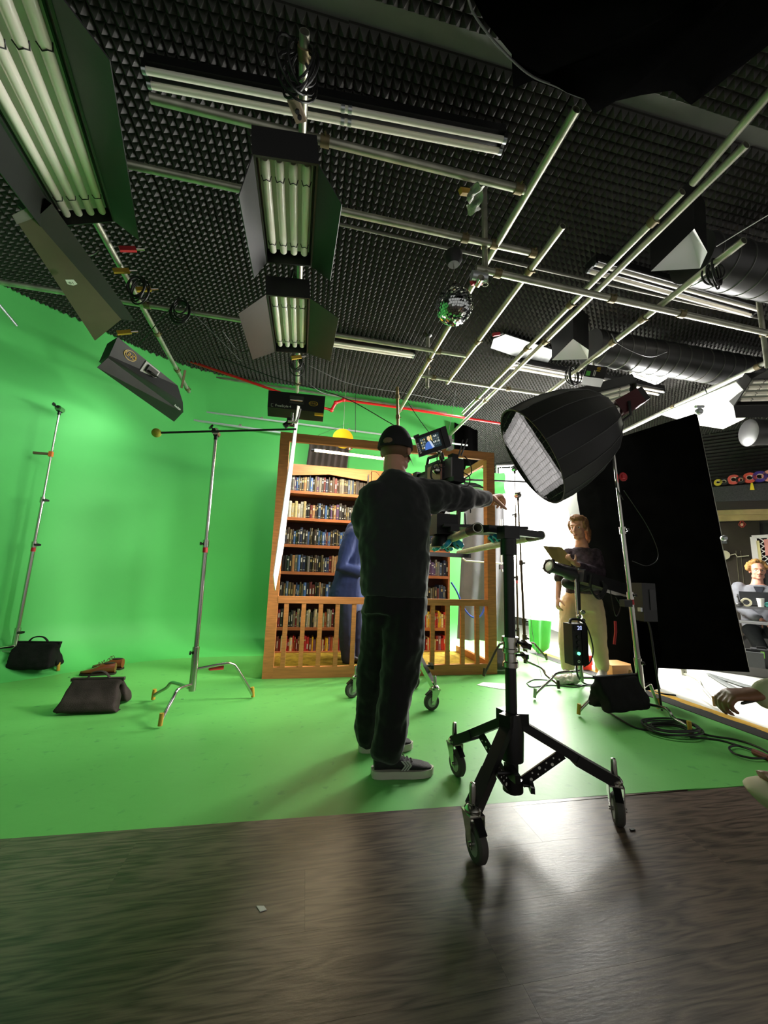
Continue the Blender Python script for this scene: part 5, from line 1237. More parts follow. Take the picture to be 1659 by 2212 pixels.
for a in (aN, aF): m = MB(); h_ = V((a.x - .06, a.y, .03)); m.loft([[h_ + V((x, w_ * math.cos(q), max(0, hh * (.5 + .5 * math.sin(q))))) for q in [2 * PI * i / 12 for i in range(12)]] for x, w_, hh in ((0, .03, .08), (.1, .036, .09), (.19, .042, .05), (.26, .03, .035), (.28, .008, .02))]); m.build('shoe', M('black leather', (22, 18, 16), .3), ac, 60)

# ---------------- woman with the clipboard
wo = thing('person', 'woman with ponytail, patterned dark sweater and beige trousers, holding a clipboard', 'person', (3.0, 3.68, 0))
YW = 3.68; fv = V((-.72, -.62, 0)).normalized(); rv = V((fv.y, -fv.x, 0))
hw = Y(1249, 1141, YW); nb = Y(1256, 1180, YW + .01); pel = Y(1256, 1288, YW); cst_ = Y(1258, 1210, YW)
sA_, sB_ = Y(1228, 1193, YW + .07), Y(1286, 1197, YW - .07)        # her right (screen left), her left
eA, wA = Y(1208, 1252, YW + .03), Y(1205, 1292, YW - .04)
eB, wB = Y(1292, 1243, YW - .13), Y(1240, 1216, YW - .26)
hA, hB = Y(1232, 1302, YW + .06), Y(1278, 1302, YW - .06); kA, kB = Y(1228, 1372, YW + .02), Y(1288, 1372, YW - .06); aA, aB = Y(1226, 1447, YW), Y(1302, 1450, YW - .06)
mb = MB(); P, B = head_geo(mb, hw, V((-.83, -.52, -.1)), Z, 1.1, nb, .82)
sections(mb, [(pel, .15, .1), (pel.lerp(cst_, .5), .12, .085), (cst_, .14, .095), (sA_.lerp(sB_, .5), .14, .07), (nb, .06, .055)], rv, fv)
seg(mb, [sA_, eA, wA], [.042, .034, .024]); seg(mb, [sB_, eB, wB], [.042, .034, .024])
for a, b_, c_ in ((hA, kA, aA), (hB, kB, aB)): seg(mb, [a, b_, c_], [.075, .052, .036])
hand_geo(mb, wA, (wA - eA) + V((-.0, 0, -.05)), V((1, -.2, 0)), (25, 30, 25), .92, 1)
hand_geo(mb, wB, (wB - eB), V((.2, .3, 1)), (30, 45, 30), .92, -1)
fuse(mb, 'body', M('light skin', (204, 152, 124), .5, var=.06, vs_=20), wo, .0065, 3)
hm = M('brown hair', (134, 96, 60), .6, var=.3, vs_=30, stretch=(1, 1, 6))  # brown lightened, golden backlight put into the colour
face_parts(P, B, wo, 1.1, hm)
mb = MB(); mb.ell(P(0, -.03, .046), (.096, .108, .1), B, 18, 12); mb.ell(P(0, .03, .098), (.075, .07, .045), B); mb.ell(P(.074, .005, .03), (.02, .05, .06), B); mb.ell(P(-.074, .005, .03), (.02, .05, .06), B)
mb.ell(P(0, -.11, .06), (.045, .035, .045), B)
seg(mb, [P(0, -.12, .07), P(.01, -.175, .04), P(.01, -.195, -.04), P(.0, -.175, -.12), P(0, -.155, -.16)], [.036, .055, .066, .056, .026])
fuse(mb, 'hair', hm, wo, .007, 2, .02, .03)
mb = MB(); sections(mb, [(Y(1257, 1282, YW), .158, .125), (Y(1258, 1240, YW), .165, .13), (Y(1258, 1212, YW), .165, .12), (Y(1257, 1194, YW), .135, .09), (Y(1256, 1183, YW), .08, .075)], rv, fv)
seg(mb, [sA_ - Z * .01, sA_.lerp(eA, .6), eA + V((0, 0, .02))], [.066, .068, .06]); seg(mb, [sB_ - Z * .01, sB_.lerp(eB, .6), eB, eB.lerp(wB, .75)], [.072, .084, .078, .05])
swm = M('dark patterned knit', (58, 46, 54), .9, var=.75, vs_=26, bump=.3, bs=150)
fuse(mb, 'sweater', swm, wo, .01, 4, .022, .08)
mb = MB(); pm = M('beige trousers', (198, 176, 140), .85, var=.06, bump=.15, bs=120)
sections(mb, [(Y(1256, 1318, YW), .175, .12), (Y(1256, 1280, YW), .155, .115)], rv, fv)
seg(mb, [hA, kA, Y(1226, 1440, YW)], [.105, .098, .068]); seg(mb, [hB, Y(1285, 1345, YW - .06), kB, Y(1302, 1440, YW - .06)], [.11, .11, .1, .062])
fuse(mb, 'trousers', pm, wo, .01, 4, .02, .1)
for a in (aA, aB):
    m = MB(); dd = V((-.75, -.6, 0)).normalized(); s_ = V((dd.y, -dd.x, 0)); h_ = V((a.x, a.y, .002)) - dd * .06
    m.loft([[h_ + dd * x + s_ * w_ * math.cos(q) + Z * max(0, hh * (.5 + .5 * math.sin(q))) for q in [2 * PI * i / 12 for i in range(12)]] for x, w_, hh in ((0, .03, .09), (.1, .036, .1), (.18, .042, .06), (.23, .03, .045), (.25, .008, .03))]); m.build('shoe', M('white trainer', (205, 200, 192), .6), wo, 60)
fp = Y(1252, 1262, YW - .2)
t = thing('waist_bag', 'black waist bag worn by the woman', 'bag', fp)
mb = MB(); seg(mb, [fp + V((-.13, .02, .01)), fp, fp + V((.14, -.05, .0))], [.055, .075, .06]); fuse(mb, 'pouch', M('black nylon', (18, 20, 21), .6), t, .01, 3, .01)
mb = MB(); mb.bar(fp + V((-.1, -.05, .02)), fp + V((.1, -.09, .02)), .006, .006); mb.build('zip', chrome, t)
cbp = [Y(x, y, YY) for x, y, YY in [(1173, 1179, 3.5), (1213.5, 1182, 3.46), (1229, 1200, 3.4), (1236, 1222, 3.38), (1196, 1212, 3.42)]]
t = thing('clipboard', 'olive clipboard held by the woman', 'clipboard', cbp[4])
nn = (cbp[1] - cbp[0]).cross(cbp[4] - cbp[0]).normalized(); cbp = [cbp[0], cbp[1], cbp[2], onp(1234, 1222, cbp[0], nn), cbp[4]]
cbp[2] = onp(1229, 1200, cbp[0], nn)
m = MB(); m.prism(cbp, nn * .005); m.build('board', M('olive hardboard', (140, 124, 62), .7, var=.1), t)
e0, e1 = cbp[0].lerp(cbp[1], .25), cbp[0].lerp(cbp[1], .75); m = MB(); m.bar(e0.lerp(cbp[4], .12), e1.lerp(cbp[4], .12), .02, .012); m.build('clip', brass, t)

# ---------------- seated man at the table, far right
se = thing('person', 'man with curly blond hair, glasses and grey shirt seated at the table', 'person', (5.95, 4.2, 0))
D5 = 5.2
hs_ = dep(1636, 1233, D5); toC = V((-.8, -.6, 0)).normalized(); fv = V((-.78, -.62, 0)).normalized(); rv = V((fv.y, -fv.x, 0))
nb = dep(1636, 1262, D5); pel = nb - Z * .62 - fv * .02
mb = MB(); P, B = head_geo(mb, hs_, V((-.68, -.73, -.02)), Z, 1.0, nb)
sL, sR = nb - rv * .19 - Z * .06, nb + rv * .19 - Z * .06
eL, wL = sL - Z * .27 + fv * .08, sL - Z * .38 + fv * .3 + rv * .1; eR, wR = sR - Z * .27 + fv * .08, sR - Z * .4 + fv * .28 - rv * .18
sections(mb, [(pel, .16, .12), (pel + Z * .3, .15, .1), (nb - Z * .14, .17, .11), (nb - Z * .05, .14, .08), (nb, .07, .06)], rv, fv)
for a, b_, c_, th in ((sL, eL, wL, 1), (sR, eR, wR, -1)): seg(mb, [a, b_, c_], [.048, .038, .027]); hand_geo(mb, c_, c_ - b_, V((0, 0, -1)), (25, 30, 20), 1, th)
kL, kR = pel - rv * .1 + fv * .45 + Z * .04, pel + rv * .14 + fv * .45 + Z * .04
aL_, aR_ = V((kL.x, kL.y, .1)) + fv * .18, V((kR.x, kR.y, .12)) + fv * .05 - rv * .1
for a, b_, c_ in ((pel - rv * .09, kL, aL_), (pel + rv * .09, kR, aR_)): seg(mb, [a, b_, c_], [.08, .058, .04])
fuse(mb, 'body', M('pink skin', (224, 164, 140), .5, var=.05, vs_=20), se, .0075, 3)
ch = M('curly blond hair', (166, 124, 66), .7, var=.35, vs_=40)
face_parts(P, B, se, 1, ch)
mb = MB(); rr = random.Random(11)
for k in range(70):
    a = rr.uniform(0, 2 * PI); el = rr.uniform(-.15, 1.5)
    x, y, z = math.cos(a) * math.cos(el), math.sin(a) * math.cos(el), math.sin(el)
    if y > .45 and z < .75: continue
    mb.ell(P(x * .098, -.02 + y * .108, .035 + z * .1), rr.uniform(.02, .032), n=8, k=6)
mb.ell(P(0, -.03, .04), (.088, .096, .09), B)
fuse(mb, 'hair', ch, se, .009, 1, .015, .02)
m = MB(); m.tube([P(-.03, .104, -.05), P(0, .112, -.045), P(.03, .104, -.05)], [.004, .006, .004], 6); m.build('moustache', M('moustache', (120, 80, 44), .8), se)
for k in (-1, 1): m = MB(); m.tube([P(k * .033 + .024 * math.cos(x), .098, .004 + .018 * math.sin(x)) for x in [i * PI / 6 for i in range(13)]], .0018, 5); m.build('glasses_rim', M('gold wire', (170, 130, 90), .3, .6), se)
mb = MB(); sections(mb, [(pel + Z * .04, .2, .15), (pel + Z * .3, .2, .14), (nb - Z * .14, .215, .135), (nb - Z * .06, .18, .11), (nb - Z * .01, .09, .085)], rv, fv)
seg(mb, [sL, eL, eL.lerp(wL, .8)], [.085, .075, .055]); seg(mb, [sR, eR, eR.lerp(wR, .8)], [.085, .075, .055])
fuse(mb, 'shirt', M('grey denim shirt', (116, 118, 124), .85, var=.12, vs_=14), se, .012, 4, .02, .1)
m = MB(); q = nb + fv * .095 - Z * .1; m.prism([q + rv * .05 + Z * .07, q - rv * .05 + Z * .07, q - Z * .1 + fv * .05], fv * .012); m.build('dark_undershirt', M('navy tee', (34, 38, 46), .9), se)
mb = MB(); sections(mb, [(pel - Z * .08, .19, .14), (pel + Z * .08, .18, .14)], rv, fv)
seg(mb, [pel - rv * .1, kL, aL_ + Z * .03], [.1, .088, .065]); seg(mb, [pel + rv * .1, kR, aR_ + Z * .03], [.1, .088, .065])
fuse(mb, 'trousers', M('dark trousers', (36, 40, 44), .85), se, .012, 4, .015, .1)
for a in (aL_, aR_): sneaker(se, V((a.x, a.y, 0)) - fv * .06, fv, .29, M('white sneaker', (225, 220, 215), .6), MATS['off white rubber'], laces=False)

# ---------------- person squatting at the right edge: only hand, cuff and knee reach into the frame
sq = thing('person', 'person cut off by the right edge, brown hand and beige knee in view', 'person', (1.75, .85, 0))
hc2 = dep(1592, 1500, 1.32); wr2 = dep(1648, 1500, 1.3); el2 = wr2 + V((.26, -.12, .04)); sh2 = el2 + V((.12, -.16, .24))
pel2 = V((1.98, .62, .36)); nb2 = V((2.0, .58, .92)); hd2 = nb2 + V((-.06, .04, .2))
mb = MB(); P, B = head_geo(mb, hd2, V((-.8, .5, -.3)), Z, 1.0, nb2)
fv = V((-.8, .6, 0)); rv = V((fv.y, -fv.x, 0))
sections(mb, [(pel2, .16, .12), (pel2.lerp(nb2, .5), .15, .1), (nb2 - Z * .12, .17, .11), (nb2, .07, .06)], rv, fv)
seg(mb, [sh2, el2, wr2], [.048, .04, .028]); sh3 = nb2 - rv * .19 - Z * .1; seg(mb, [sh3, sh3 + V((-.05, -.05, -.26)), sh3 + V((-.2, .1, -.3))], [.048, .04, .028])
dw = (hc2 - wr2).normalized()
hand_geo(mb, wr2, dw, V((-.1, .15, -1)), (38, 45, 35), 1.05, -1, tcurl=5); hand_geo(mb, sh3 + V((-.2, .1, -.3)), V((-1, .4, -.2)), V((0, 0, -1)), (30, 30, 30), 1, 1)
kn2 = dep(1672, 1708, 1.18); kn3 = kn2 + V((.25, -.35, 0)); an2, an3 = V((1.66, .88, .09)), V((1.85, .55, .09))
seg(mb, [pel2 + rv * .1, kn2, an2], [.08, .06, .04]); seg(mb, [pel2 - rv * .1, kn3, an3], [.08, .06, .04])
fuse(mb, 'body', M('brown skin', (136, 92, 66), .5, var=.1, vs_=25), sq, .006, 3)
face_parts(P, B, sq, 1, MATS['dark brown hair']); m = MB(); m.ell(P(0, -.03, .045), (.083, .098, .088), B, 18, 12); m.build('hair', MATS['dark brown hair'], sq)
cm = M('cream knit', (196, 190, 160), .9, var=.08, bump=.2, bs=120)
mb = MB(); seg(mb, [wr2 + V((.02, -.005, 0)), wr2.lerp(el2, .4), el2, sh2], [.05, .058, .07, .09]); sections(mb, [(pel2, .19, .15), (pel2.lerp(nb2, .5), .19, .14), (nb2 - Z * .12, .21, .13), (nb2 - Z * .02, .1, .09)], rv, fv)
seg(mb, [sh3, sh3 + V((-.05, -.05, -.26)), sh3 + V((-.17, .08, -.29))], [.09, .07, .05]); fuse(mb, 'sweater', cm, sq, .011, 4, .012, .08)
mb = MB(); seg(mb, [pel2 + rv * .1, kn2.lerp(pel2, .4), kn2, an2 + Z * .03], [.11, .105, .082, .06]); seg(mb, [pel2 - rv * .1, kn3, an3 + Z * .03], [.11, .085, .06]); sections(mb, [(pel2 - Z * .1, .18, .13), (pel2 + Z * .05, .18, .14)], rv, fv)
fuse(mb, 'trousers', M('pale beige cotton', (190, 182, 156), .9, var=.1, vs_=14), sq, .011, 4, .014, .08)
for a in (an2, an3): sneaker(sq, V((a.x + .05, a.y - .04, 0)), fv, .29, MATS['white sneaker'], MATS['off white rubber'], laces=False)
pe = hc2 + V((-.0, .0, -.045)); m = MB(); m.tube([dep(1600, 1521, 1.28), dep(1604, 1519, 1.28), dep(1650, 1508, 1.3)], [.001, .005, .006], 8)
solo(m, 'pen', M('dark pen', (36, 34, 32), .4), 'dark pen in the hand at the right edge', 'pen')

# ------------------------------------------------------------------ far right: loft edge, alcove, table
def wpl(off): return W0 + Nw * off
def pan(px, off, th, name, mat, parent=None, **k):
    q = [onp(x, y, wpl(off), Nw) for x, y in px]; m = MB(); m.prism(q, -Nw * th); return m
loft = thing('loft_edge', 'dark loft edge beam with pale timber underside, far right', 'loft', onp(1600, 1090, wpl(.6), Nw))
pan([(1500, 1056), (1720, 1038), (1720, 1078), (1500, 1084)], .6, .4, '', None).build('fascia', M('scuffed black fascia', (62, 64, 66), .6, var=.35, vs_=60), loft)
pan([(1500, 1084), (1720, 1078), (1720, 1096), (1500, 1103)], .55, .3, '', None).build('under_beam', M('dark timber', (52, 46, 42), .7), loft)
pan([(1500, 1103), (1720, 1096), (1720, 1110), (1500, 1112)], .5, .1, '', None).build('joist', M('pale timber', (176, 158, 110), .7, var=.15), loft)
pan([(1500, 1113), (1720, 1111), (1720, 1121), (1500, 1126)], .42, .1, '', None).build('joist', M('pale timber', (176, 158, 110), .7, var=.15), loft)
m = pan([(1520, 1127), (1640, 1122), (1650, 1330), (1560, 1420), (1520, 1420)], .04, .03, '', None)
o = m.build('door_1', M('dark brown door', (58, 50, 40), .6, var=.15)); o['kind'] = 'structure'
for k in (0, 1):
    a, b = onp(1590 + 10 * k, 1190, wpl(.046), Nw), onp(1602 + 10 * k, 1310, wpl(.046), Nw)
    m = MB(); m.tube([a, b], .005, 6); m.build('door_groove', M('pale groove', (110, 104, 84), .7), o)
p = onp(1564, 1199, wpl(.1), Nw); t = thing('cord_reel', 'round cream reel on the dark door, partly behind the flag', 'reel', p)
m = MB(); m.lathe(p, Nw, [(0, 0), (.075, 0), (.075, .02), (.03, .025), (0, .025)], 20); m.build('disc', M('cream plastic', (226, 218, 190), .5), t)
m = MB(); m.tube([p + E_ * .08, p + E_ * .14 + Z * .02, p + E_ * .16 - Z * .03, p + E_ * .3 - Z * .01], .008, 6); m.build('lever', MATS['cream plastic'], t)
m = pan([(1559, 1167), (1570, 1168), (1571, 1174), (1560, 1174)], .07, .006, '', None); solo(m, 'door_sign', M('grey sign', (110, 114, 122), .5), 'small grey sign on the dark door', 'sign')
p = onp(1603, 1133, wpl(.35), Nw); t = thing('cage_lamp', 'small red cage lamp under the loft', 'lamp', p)
m = MB(); m.ell(p, .022, n=10, k=8); m.build('bulb', M('pale bulb', (240, 200, 170), .3), t)
for k in range(6): a = k * PI / 3; m = MB(); m.tube([p + Z * .06 + V((math.cos(a), math.sin(a), 0)) * .012, p + V((math.cos(a), math.sin(a), 0)) * .045, p - Z * .045 + V((math.cos(a), math.sin(a), 0)) * .012], .004, 5); m.build('cage_wire', M('red wire', (190, 70, 60), .5), t)
p0 = onp(1622, 1160, wpl(.5), Nw); t = thing('lattice_gate', 'white framed lattice gate behind the seated man', 'gate', p0)
gq = lambda x, y: onp(x, y, wpl(.5), Nw)
m = MB(); m.bar(gq(1627, 1160), gq(1634, 1222), .07, .03, Nw); m.build('frame_bar', white, t); m = MB(); m.bar(gq(1624, 1160), gq(1690, 1157), .05, .03, Nw); m.build('frame_bar', white, t); m = MB(); m.bar(gq(1636, 1168), gq(1644, 1222), .035, .03, Nw); m.build('frame_bar', M('yellowed white', (220, 210, 150), .6), t)
for k in range(6):
    m = MB(); m.bar(gq(1639, 1162 + 11 * k), gq(1680, 1186 + 11 * k), .012, .008, Nw); m.build('lattice_slat', white, t)
    m = MB(); m.bar(gq(1641, 1176 + 11 * k), gq(1680, 1148 + 11 * k), .012, .008, Nw); m.build('lattice_slat', white, t)
pan([(1635, 1162), (1690, 1158), (1690, 1240), (1645, 1240)], .46, .01, '', None).build('dark_backing', M('maroon backing', (44, 26, 28), .8), t)
pan([(1650, 1165), (1690, 1162), (1690, 1200), (1654, 1200)], .52, .01, '', None).build('pink_notice', M('pink notice', (220, 150, 140), .7), t)
# tape rolls on the loft
for x, y, r, c, lab in ((1552, 1050, .05, (214, 196, 60), 'yellow tape roll at the left end of the loft edge'), (1565, 1048, .055, (34, 34, 36), 'black tape roll beside the yellow one on the loft edge'), (1586, 1045, .075, (220, 96, 84), 'red and white tape roll in the middle of the loft edge'), (1600, 1042, .06, (40, 40, 40), 'black tape roll right of the red one on the loft edge'), (1620, 1036, .08, (226, 90, 70), 'stacked red tape roll near the purple roll'), (1642, 1034, .085, (74, 58, 150), 'purple tape roll on the loft edge'), (1664, 1036, .085, (226, 160, 140), 'striped tape roll cut off by the right edge')):
    p = onp(x, y, wpl(.62), Nw); p.z = onp(x, 1049 - (x - 1552) * .083, wpl(.6), Nw).z + r
    m = MB(); m.lathe(p - Nw * .05, Nw, [(r * .5, 0), (r, 0), (r, .06), (r * .5, .06), (r * .5, 0)], 18)
    t = thing('tape_roll', lab, 'tape', p - Z * r, 'tape rolls on the loft'); m.build('roll', M('tape' + str(c), c, .5), t)
    m = MB(); m.lathe(p - Nw * .048, Nw, [(r * .42, 0), (r * .5, 0), (r * .5, .056), (r * .42, .056), (r * .42, 0)], 14); m.build('core', M('card core', (226, 210, 190), .8), t)
m = pan([(1622, 1043), (1626, 1043), (1630, 1058), (1620, 1058)], .63, .01, '', None); solo(m, 'yellow_tag', M('yellow tag', (240, 220, 50), .6), 'yellow tag hanging off the loft edge', 'tag')
# table
fvS = V((-.78, -.62, 0)).normalized(); rvS = V((fvS.y, -fvS.x, 0)); T0 = pel.copy() if False else dep(1640, 1313, 4.72); tz = T0.z
Bt = Matrix((rvS, fvS, Z)).transposed()
t = thing('work_table', 'dark table in front of the seated man with gear on top', 'table', (T0.x, T0.y, 0))
m = MB(); m.box(V((T0.x, T0.y, tz)) - fvS * .12, (1.7, .42, .035), Bt); m.build('table_top', M('grey table top', (92, 92, 96), .5), t)
z2 = dep(1640, 1345, 4.7).z; m = MB(); m.box(V((T0.x, T0.y, z2)) - fvS * .1 + fvS * .14, (1.7, .2, .03), Bt); m.build('shelf', M('pale grey shelf', (128, 128, 130), .5, var=.2), t)
for k in (-.8, .8):
    m = MB(); m.box(V((T0.x, T0.y, tz / 2)) + rvS * k - fvS * .12, (.05, .4, tz - .03), Bt); m.build('leg', M('dark leg', (30, 30, 32), .5), t)
plyc = M('plywood', (190, 142, 86), .6, var=.12, vs_=3, stretch=(1, 1, 8))
for k, x in enumerate((-.3, .42)):
    m = MB(); q = V((T0.x, T0.y, .16)) + rvS * x - fvS * .62; m.box(q, (.36, .3, .32), Bt); m.box(q + Z * .17, (.38, .32, .02), Bt)
    solo(m, 'plywood_crate', plyc, ('plywood crate under the table, left of the man\'s shoes', 'plywood crate under the table, right of the man\'s shoes')[k], 'crate')
def tb(x, y, d=4.66): q = dep(x, y, d); q.z = tz + .018; return q
q = tb(1642, 1305); t = thing('laptop', 'dark laptop open on the table in front of the seated man', 'laptop', q)
m = MB(); m.box(q + Z * .1 + fvS * .02, (.36, .012, .15), Bt); m.build('screen_lid', M('laptop lid', (44, 46, 50), .3), t); m = MB(); m.box(q + Z * .012 - fvS * .1, (.34, .22, .018), Bt); m.build('base', blackp, t)
q = tb(1644, 1306, 4.6); m = MB(); m.lathe(q, Z, [(0, 0), (.026, 0), (.036, .1), (.033, .1), (.024, .004), (0, .004)], 16); solo(m, 'paper_cup', white, 'white paper cup on the table', 'cup')
q = tb(1613, 1307, 4.6); m = MB(); m.lathe(q + Z * .05 - fvS * .02, fvS, [(.03, 0), (.05, 0), (.05, .03), (.03, .03), (.03, 0)], 18); solo(m, 'tape_roll', M('cream tape', (232, 226, 196), .6), 'cream tape roll standing on the table', 'tape')
q = tb(1597, 1306, 4.62); m = MB(); m.tube([q + Z * .01, q + V((-.01, 0, .14))], .008, 6); m.tube([q + V((.04, 0, .01)), q + V((-.02, 0, .12))], .008, 6); m.ell(q + Z * .02, (.04, .04, .03)); solo(m, 'pliers', M('dark tool', (60, 58, 60), .4, .4), 'dark pliers standing in a holder on the table', 'tool')
q = tb(1660, 1306, 4.6); m = MB(); m.ell(q + Z * .03, (.05, .03, .03)); m.ell(q + V((.04, 0, .05)), (.03, .03, .03)); solo(m, 'teal_pouch', M('teal fabric', (90, 180, 170), .7), 'teal pouch at the right end of the table', 'pouch')
q = dep(1655, 1436, 4.3); m = MB(); m.box(V((q.x, q.y, .05)), (1.3, .36, .1), Bt); solo(m, 'low_platform', M('grey platform', (88, 86, 84), .7), 'low grey platform on the floor in front of the table', 'platform')
for x, y, s_, lab in ((1622, 1412, (.2, .14, .16), 'grey gear case on the low platform, next to the flag'), (1646, 1412, (.18, .16, .19), 'black gear bag with a green tag on the low platform')):
    q = dep(x, y, 4.3); q.z = .1 + s_[2] / 2; t = thing('gear_case', lab, 'case', q - Z * s_[2] / 2, 'gear cases')
    m = MB(); m.box(q, s_, Bt); m.build('body', M('case ' + str(x), (58, 60, 60) if x < 1630 else (34, 34, 36), .6), t); m = MB(); m.box(q + Z * (s_[2] / 2 + .012), (.08, .03, .024), Bt); m.build('handle', blackp, t)
    if x > 1630: m = MB(); m.box(q + fvS * .083 + Z * .04, (.03, .004, .07), Bt); m.build('tag', M('green tag', (150, 230, 90), .5), t)

# ------------------------------------------------------------------ floor bits on the right
q0, q1 = onz(1318, 1462), onz(1372, 1462); m = MB(); m.box((q0 + q1) / 2 + V((0, .1, .06)), ((q1 - q0).length, .25, .12))
solo(m, 'apple_box', plyc, 'plywood box on the floor behind the softbox stand', 'box')
q = onz(1262, 1445); m = MB(); m.box(q + Z * .07, (.12, .1, .14)); m.box(q + V((.05, 0, .1)), (.06, .08, .1)); solo(m, 'red_case', M('red plastic', (200, 36, 48), .5), 'small red case on the floor behind the control box', 'case')
for k, (pts, lab) in enumerate((([(1532, 1456), (1580, 1484), (1640, 1512), (1670, 1525)], 'lower dark strap lying on the pale floor at the right'), ([(1534, 1457), (1580, 1472), (1620, 1484), (1670, 1490)], 'upper dark strap lying on the pale floor at the right'))):
    m = MB(); pp = curve_pts([onz(x, y, .012) for x, y in pts], 6); w_ = [.03 + .03 * i / len(pp) for i in range(len(pp))]
    m.tube(pp, w_, 8, flat=.28); solo(m, 'strap', M('grey green strap', (76, 80, 78), .7), lab, 'strap', 'floor straps')
cabg = 'black floor cables'
t = thing('cable_coil', 'flat coil of black cable on the green floor at the softbox stand', 'cable', onz(1452, 1580), cabg)
cc_ = onz(1450, 1580); rr = random.Random(4)
for k in range(7):
    m = MB(); r = .11 + .018 * (k % 4) + rr.uniform(-.01, .01); o_ = V((rr.uniform(-.02, .02), rr.uniform(-.02, .02), .009 + .006 * k))
    m.tube([cc_ + o_ + V((math.cos(a) * r * 1.25, math.sin(a) * r * .85, .003 * math.sin(3 * a))) for a in [i * PI / 16 for i in range(33)]], .0055, 6); m.build('loop', M('greenish black cable', (24, 28, 22), .5), t)
def floorcable(pts, lab, r=.006, z=.006, mat=None, name='floor_cable'):
    m = MB(); m.tube(curve_pts([onz(x, y, z) for x, y in pts], 7), r, 6); return solo(m, name, mat or MATS['greenish black cable'], lab, 'cable', cabg)
floorcable([(1300, 1528), (1330, 1548), (1368, 1570), (1402, 1578)], 'black cable from the sandbag to the coil on the floor')
floorcable([(1488, 1572), (1530, 1588), (1590, 1598), (1640, 1615), (1700, 1650)], 'upper black cable from the coil towards the right edge')
floorcable([(1490, 1592), (1550, 1598), (1600, 1612), (1650, 1628), (1700, 1660)], 'lower black cable from the coil towards the right edge')
o = floorcable([(1650, 1632), (1600, 1612), (1576, 1614), (1585, 1627), (1620, 1637), (1655, 1638)], 'black cable loop with a red-brown plug near the right edge', z=.014)
m = MB(); m.tube([onz(1628, 1624, .016), onz(1662, 1638, .016)], .018, 8); m.build('plug', M('red brown plug', (110, 50, 36), .5), o)
floorcable([(1140, 1474), (1155, 1468), (1190, 1470), (1230, 1478), (1290, 1482)], 'thin black cable on the green floor under the spotlight stand', .005)
floorcable([(1138, 1476), (1150, 1484), (1190, 1480), (1240, 1484), (1262, 1480)], 'second thin black cable looping under the spotlight stand', .005)
floorcable([(1395, 1484), (1420, 1496), (1440, 1500), (1460, 1502)], 'short black cable beside the flag stand on the yellow line', .007)
# chips of paint / debris
for k, (x, y) in enumerate(((150, 1463), (1366, 1793), (395, 1510))):
    m = MB(); q = onz(x, y, .001); m.box(q + Z * .002, (.02, .01, .004)); solo(m, 'debris', M('pale scrap', (120, 190, 120), .8) if x != 1366 else blackp, ('tiny pale scrap near the shoes', 'tiny dark splinter on the wooden floor by the caster', 'tiny pale scrap by the chrome stand\'s leg')[k], 'scrap')

# ------------------------------------------------------------------ cables and small gear under the ceiling
def wire(pts, lab, r=.003, mat=cablem, name='hanging_cable', grp_='hanging cables'):
    m = MB(); m.tube(curve_pts(pts, 7), r, 6); return solo(m, name, mat, lab, 'cable', grp_)
wire([ony(470, 770, 4.0), ony(600, 818, 4.0), ony(740, 858, 3.95), ony(850, 918, 3.9)], 'black cable slung across the green wall behind the lettered bank', .005)
wire([ony(640, 800, 3.6), ony(690, 845, 3.8), ony(742, 858, 4.4)], 'thin grey cable from the tube bank to the red pipe', .003, M('grey wire', (90, 92, 90), .6))
wire([ony(668, 790, 3.6), ony(760, 830, 3.9), ony(880, 850, 4.2), ony(960, 866, 4.4)], 'thin grey cable along the foam edge above the red pipe', .003, MATS['grey wire'])
wire([ony(880, 868, 4.2), ony(905, 905, 3.9), ony(935, 945, 3.6)], 'black cable running down to the monitor', .004)
wire([ony(992, 760, 4.3), ony(985, 840, 4.3), ony(970, 930, 4.3)], 'thin wire hanging below the mirror ball towards the set', .002, MATS['grey wire'])
wire([ony(768, 852, 4.7), ony(768, 935, 4.7)], 'thin straight rod hanging on the green wall by the yellow disc', .004)
wire([onz(480, 715, 3.0), onz(520, 760, 2.95), onz(560, 740, 3.0), onz(590, 700, 3.05)], 'dark cable drooping left of the second tube bank', .004)
wire([onz(300, 745, 2.95), onz(380, 660, 3.08), onz(430, 690, 3.06), onz(520, 780, 3.02)], 'dark cable drooping from the left pipe along the ceiling', .004)
wire([onz(1700, 440, 3.3), onz(1600, 500, 3.2), onz(1548, 532, 3.15)], 'thin pale wire slanting down from the right edge', .003, white)
wire([onz(1440, 760, 2.9), onz(1400, 770, 2.8), onz(1340, 745, 2.85), onz(1320, 720, 2.9)], 'cable sagging below the open-ended pipe', .005)
wire([onz(1520, 835, 3.0), onz(1545, 880, 2.85), onz(1580, 888, 2.8), onz(1612, 880, 2.85)], 'black cable looping over the white board', .006)
wire([ony(1322, 960, 2.58), ony(1328, 1040, 2.58), ony(1346, 1080, 2.58)], 'thin cable down the softbox stand', .004)
wire([ony(1348, 1060, 2.62), ony(1400, 1140, 2.7), ony(1422, 1200, 2.7), ony(1400, 1222, 2.66), ony(1366, 1212, 2.62)], 'thin cable looping beside the softbox stand', .003)
o = wire([ony(1318, 1275, 3.2), ony(1330, 1330, 3.2), ony(1340, 1310, 3.2), ony(1330, 1290, 3.2)], 'small black cable loop with a red tie in front of the flag', .004)
m = MB(); m.tube([ony(1329, 1342, 3.2), ony(1330, 1365, 3.2), ony(1327, 1392, 3.2)], .012, 8); m.build('red_tie', redt, o)
m = MB(); q = ony(1346, 1030, 2.56); m.tube([q + V((.03 * math.cos(a), 0, .03 * math.sin(a))) for a in [i * PI / 6 for i in range(13)]], .008, 6); m.box(q, (.03, .02, .03)); solo(m, 'red_clip', redt, 'red tie clipped high on the softbox stand', 'clip')
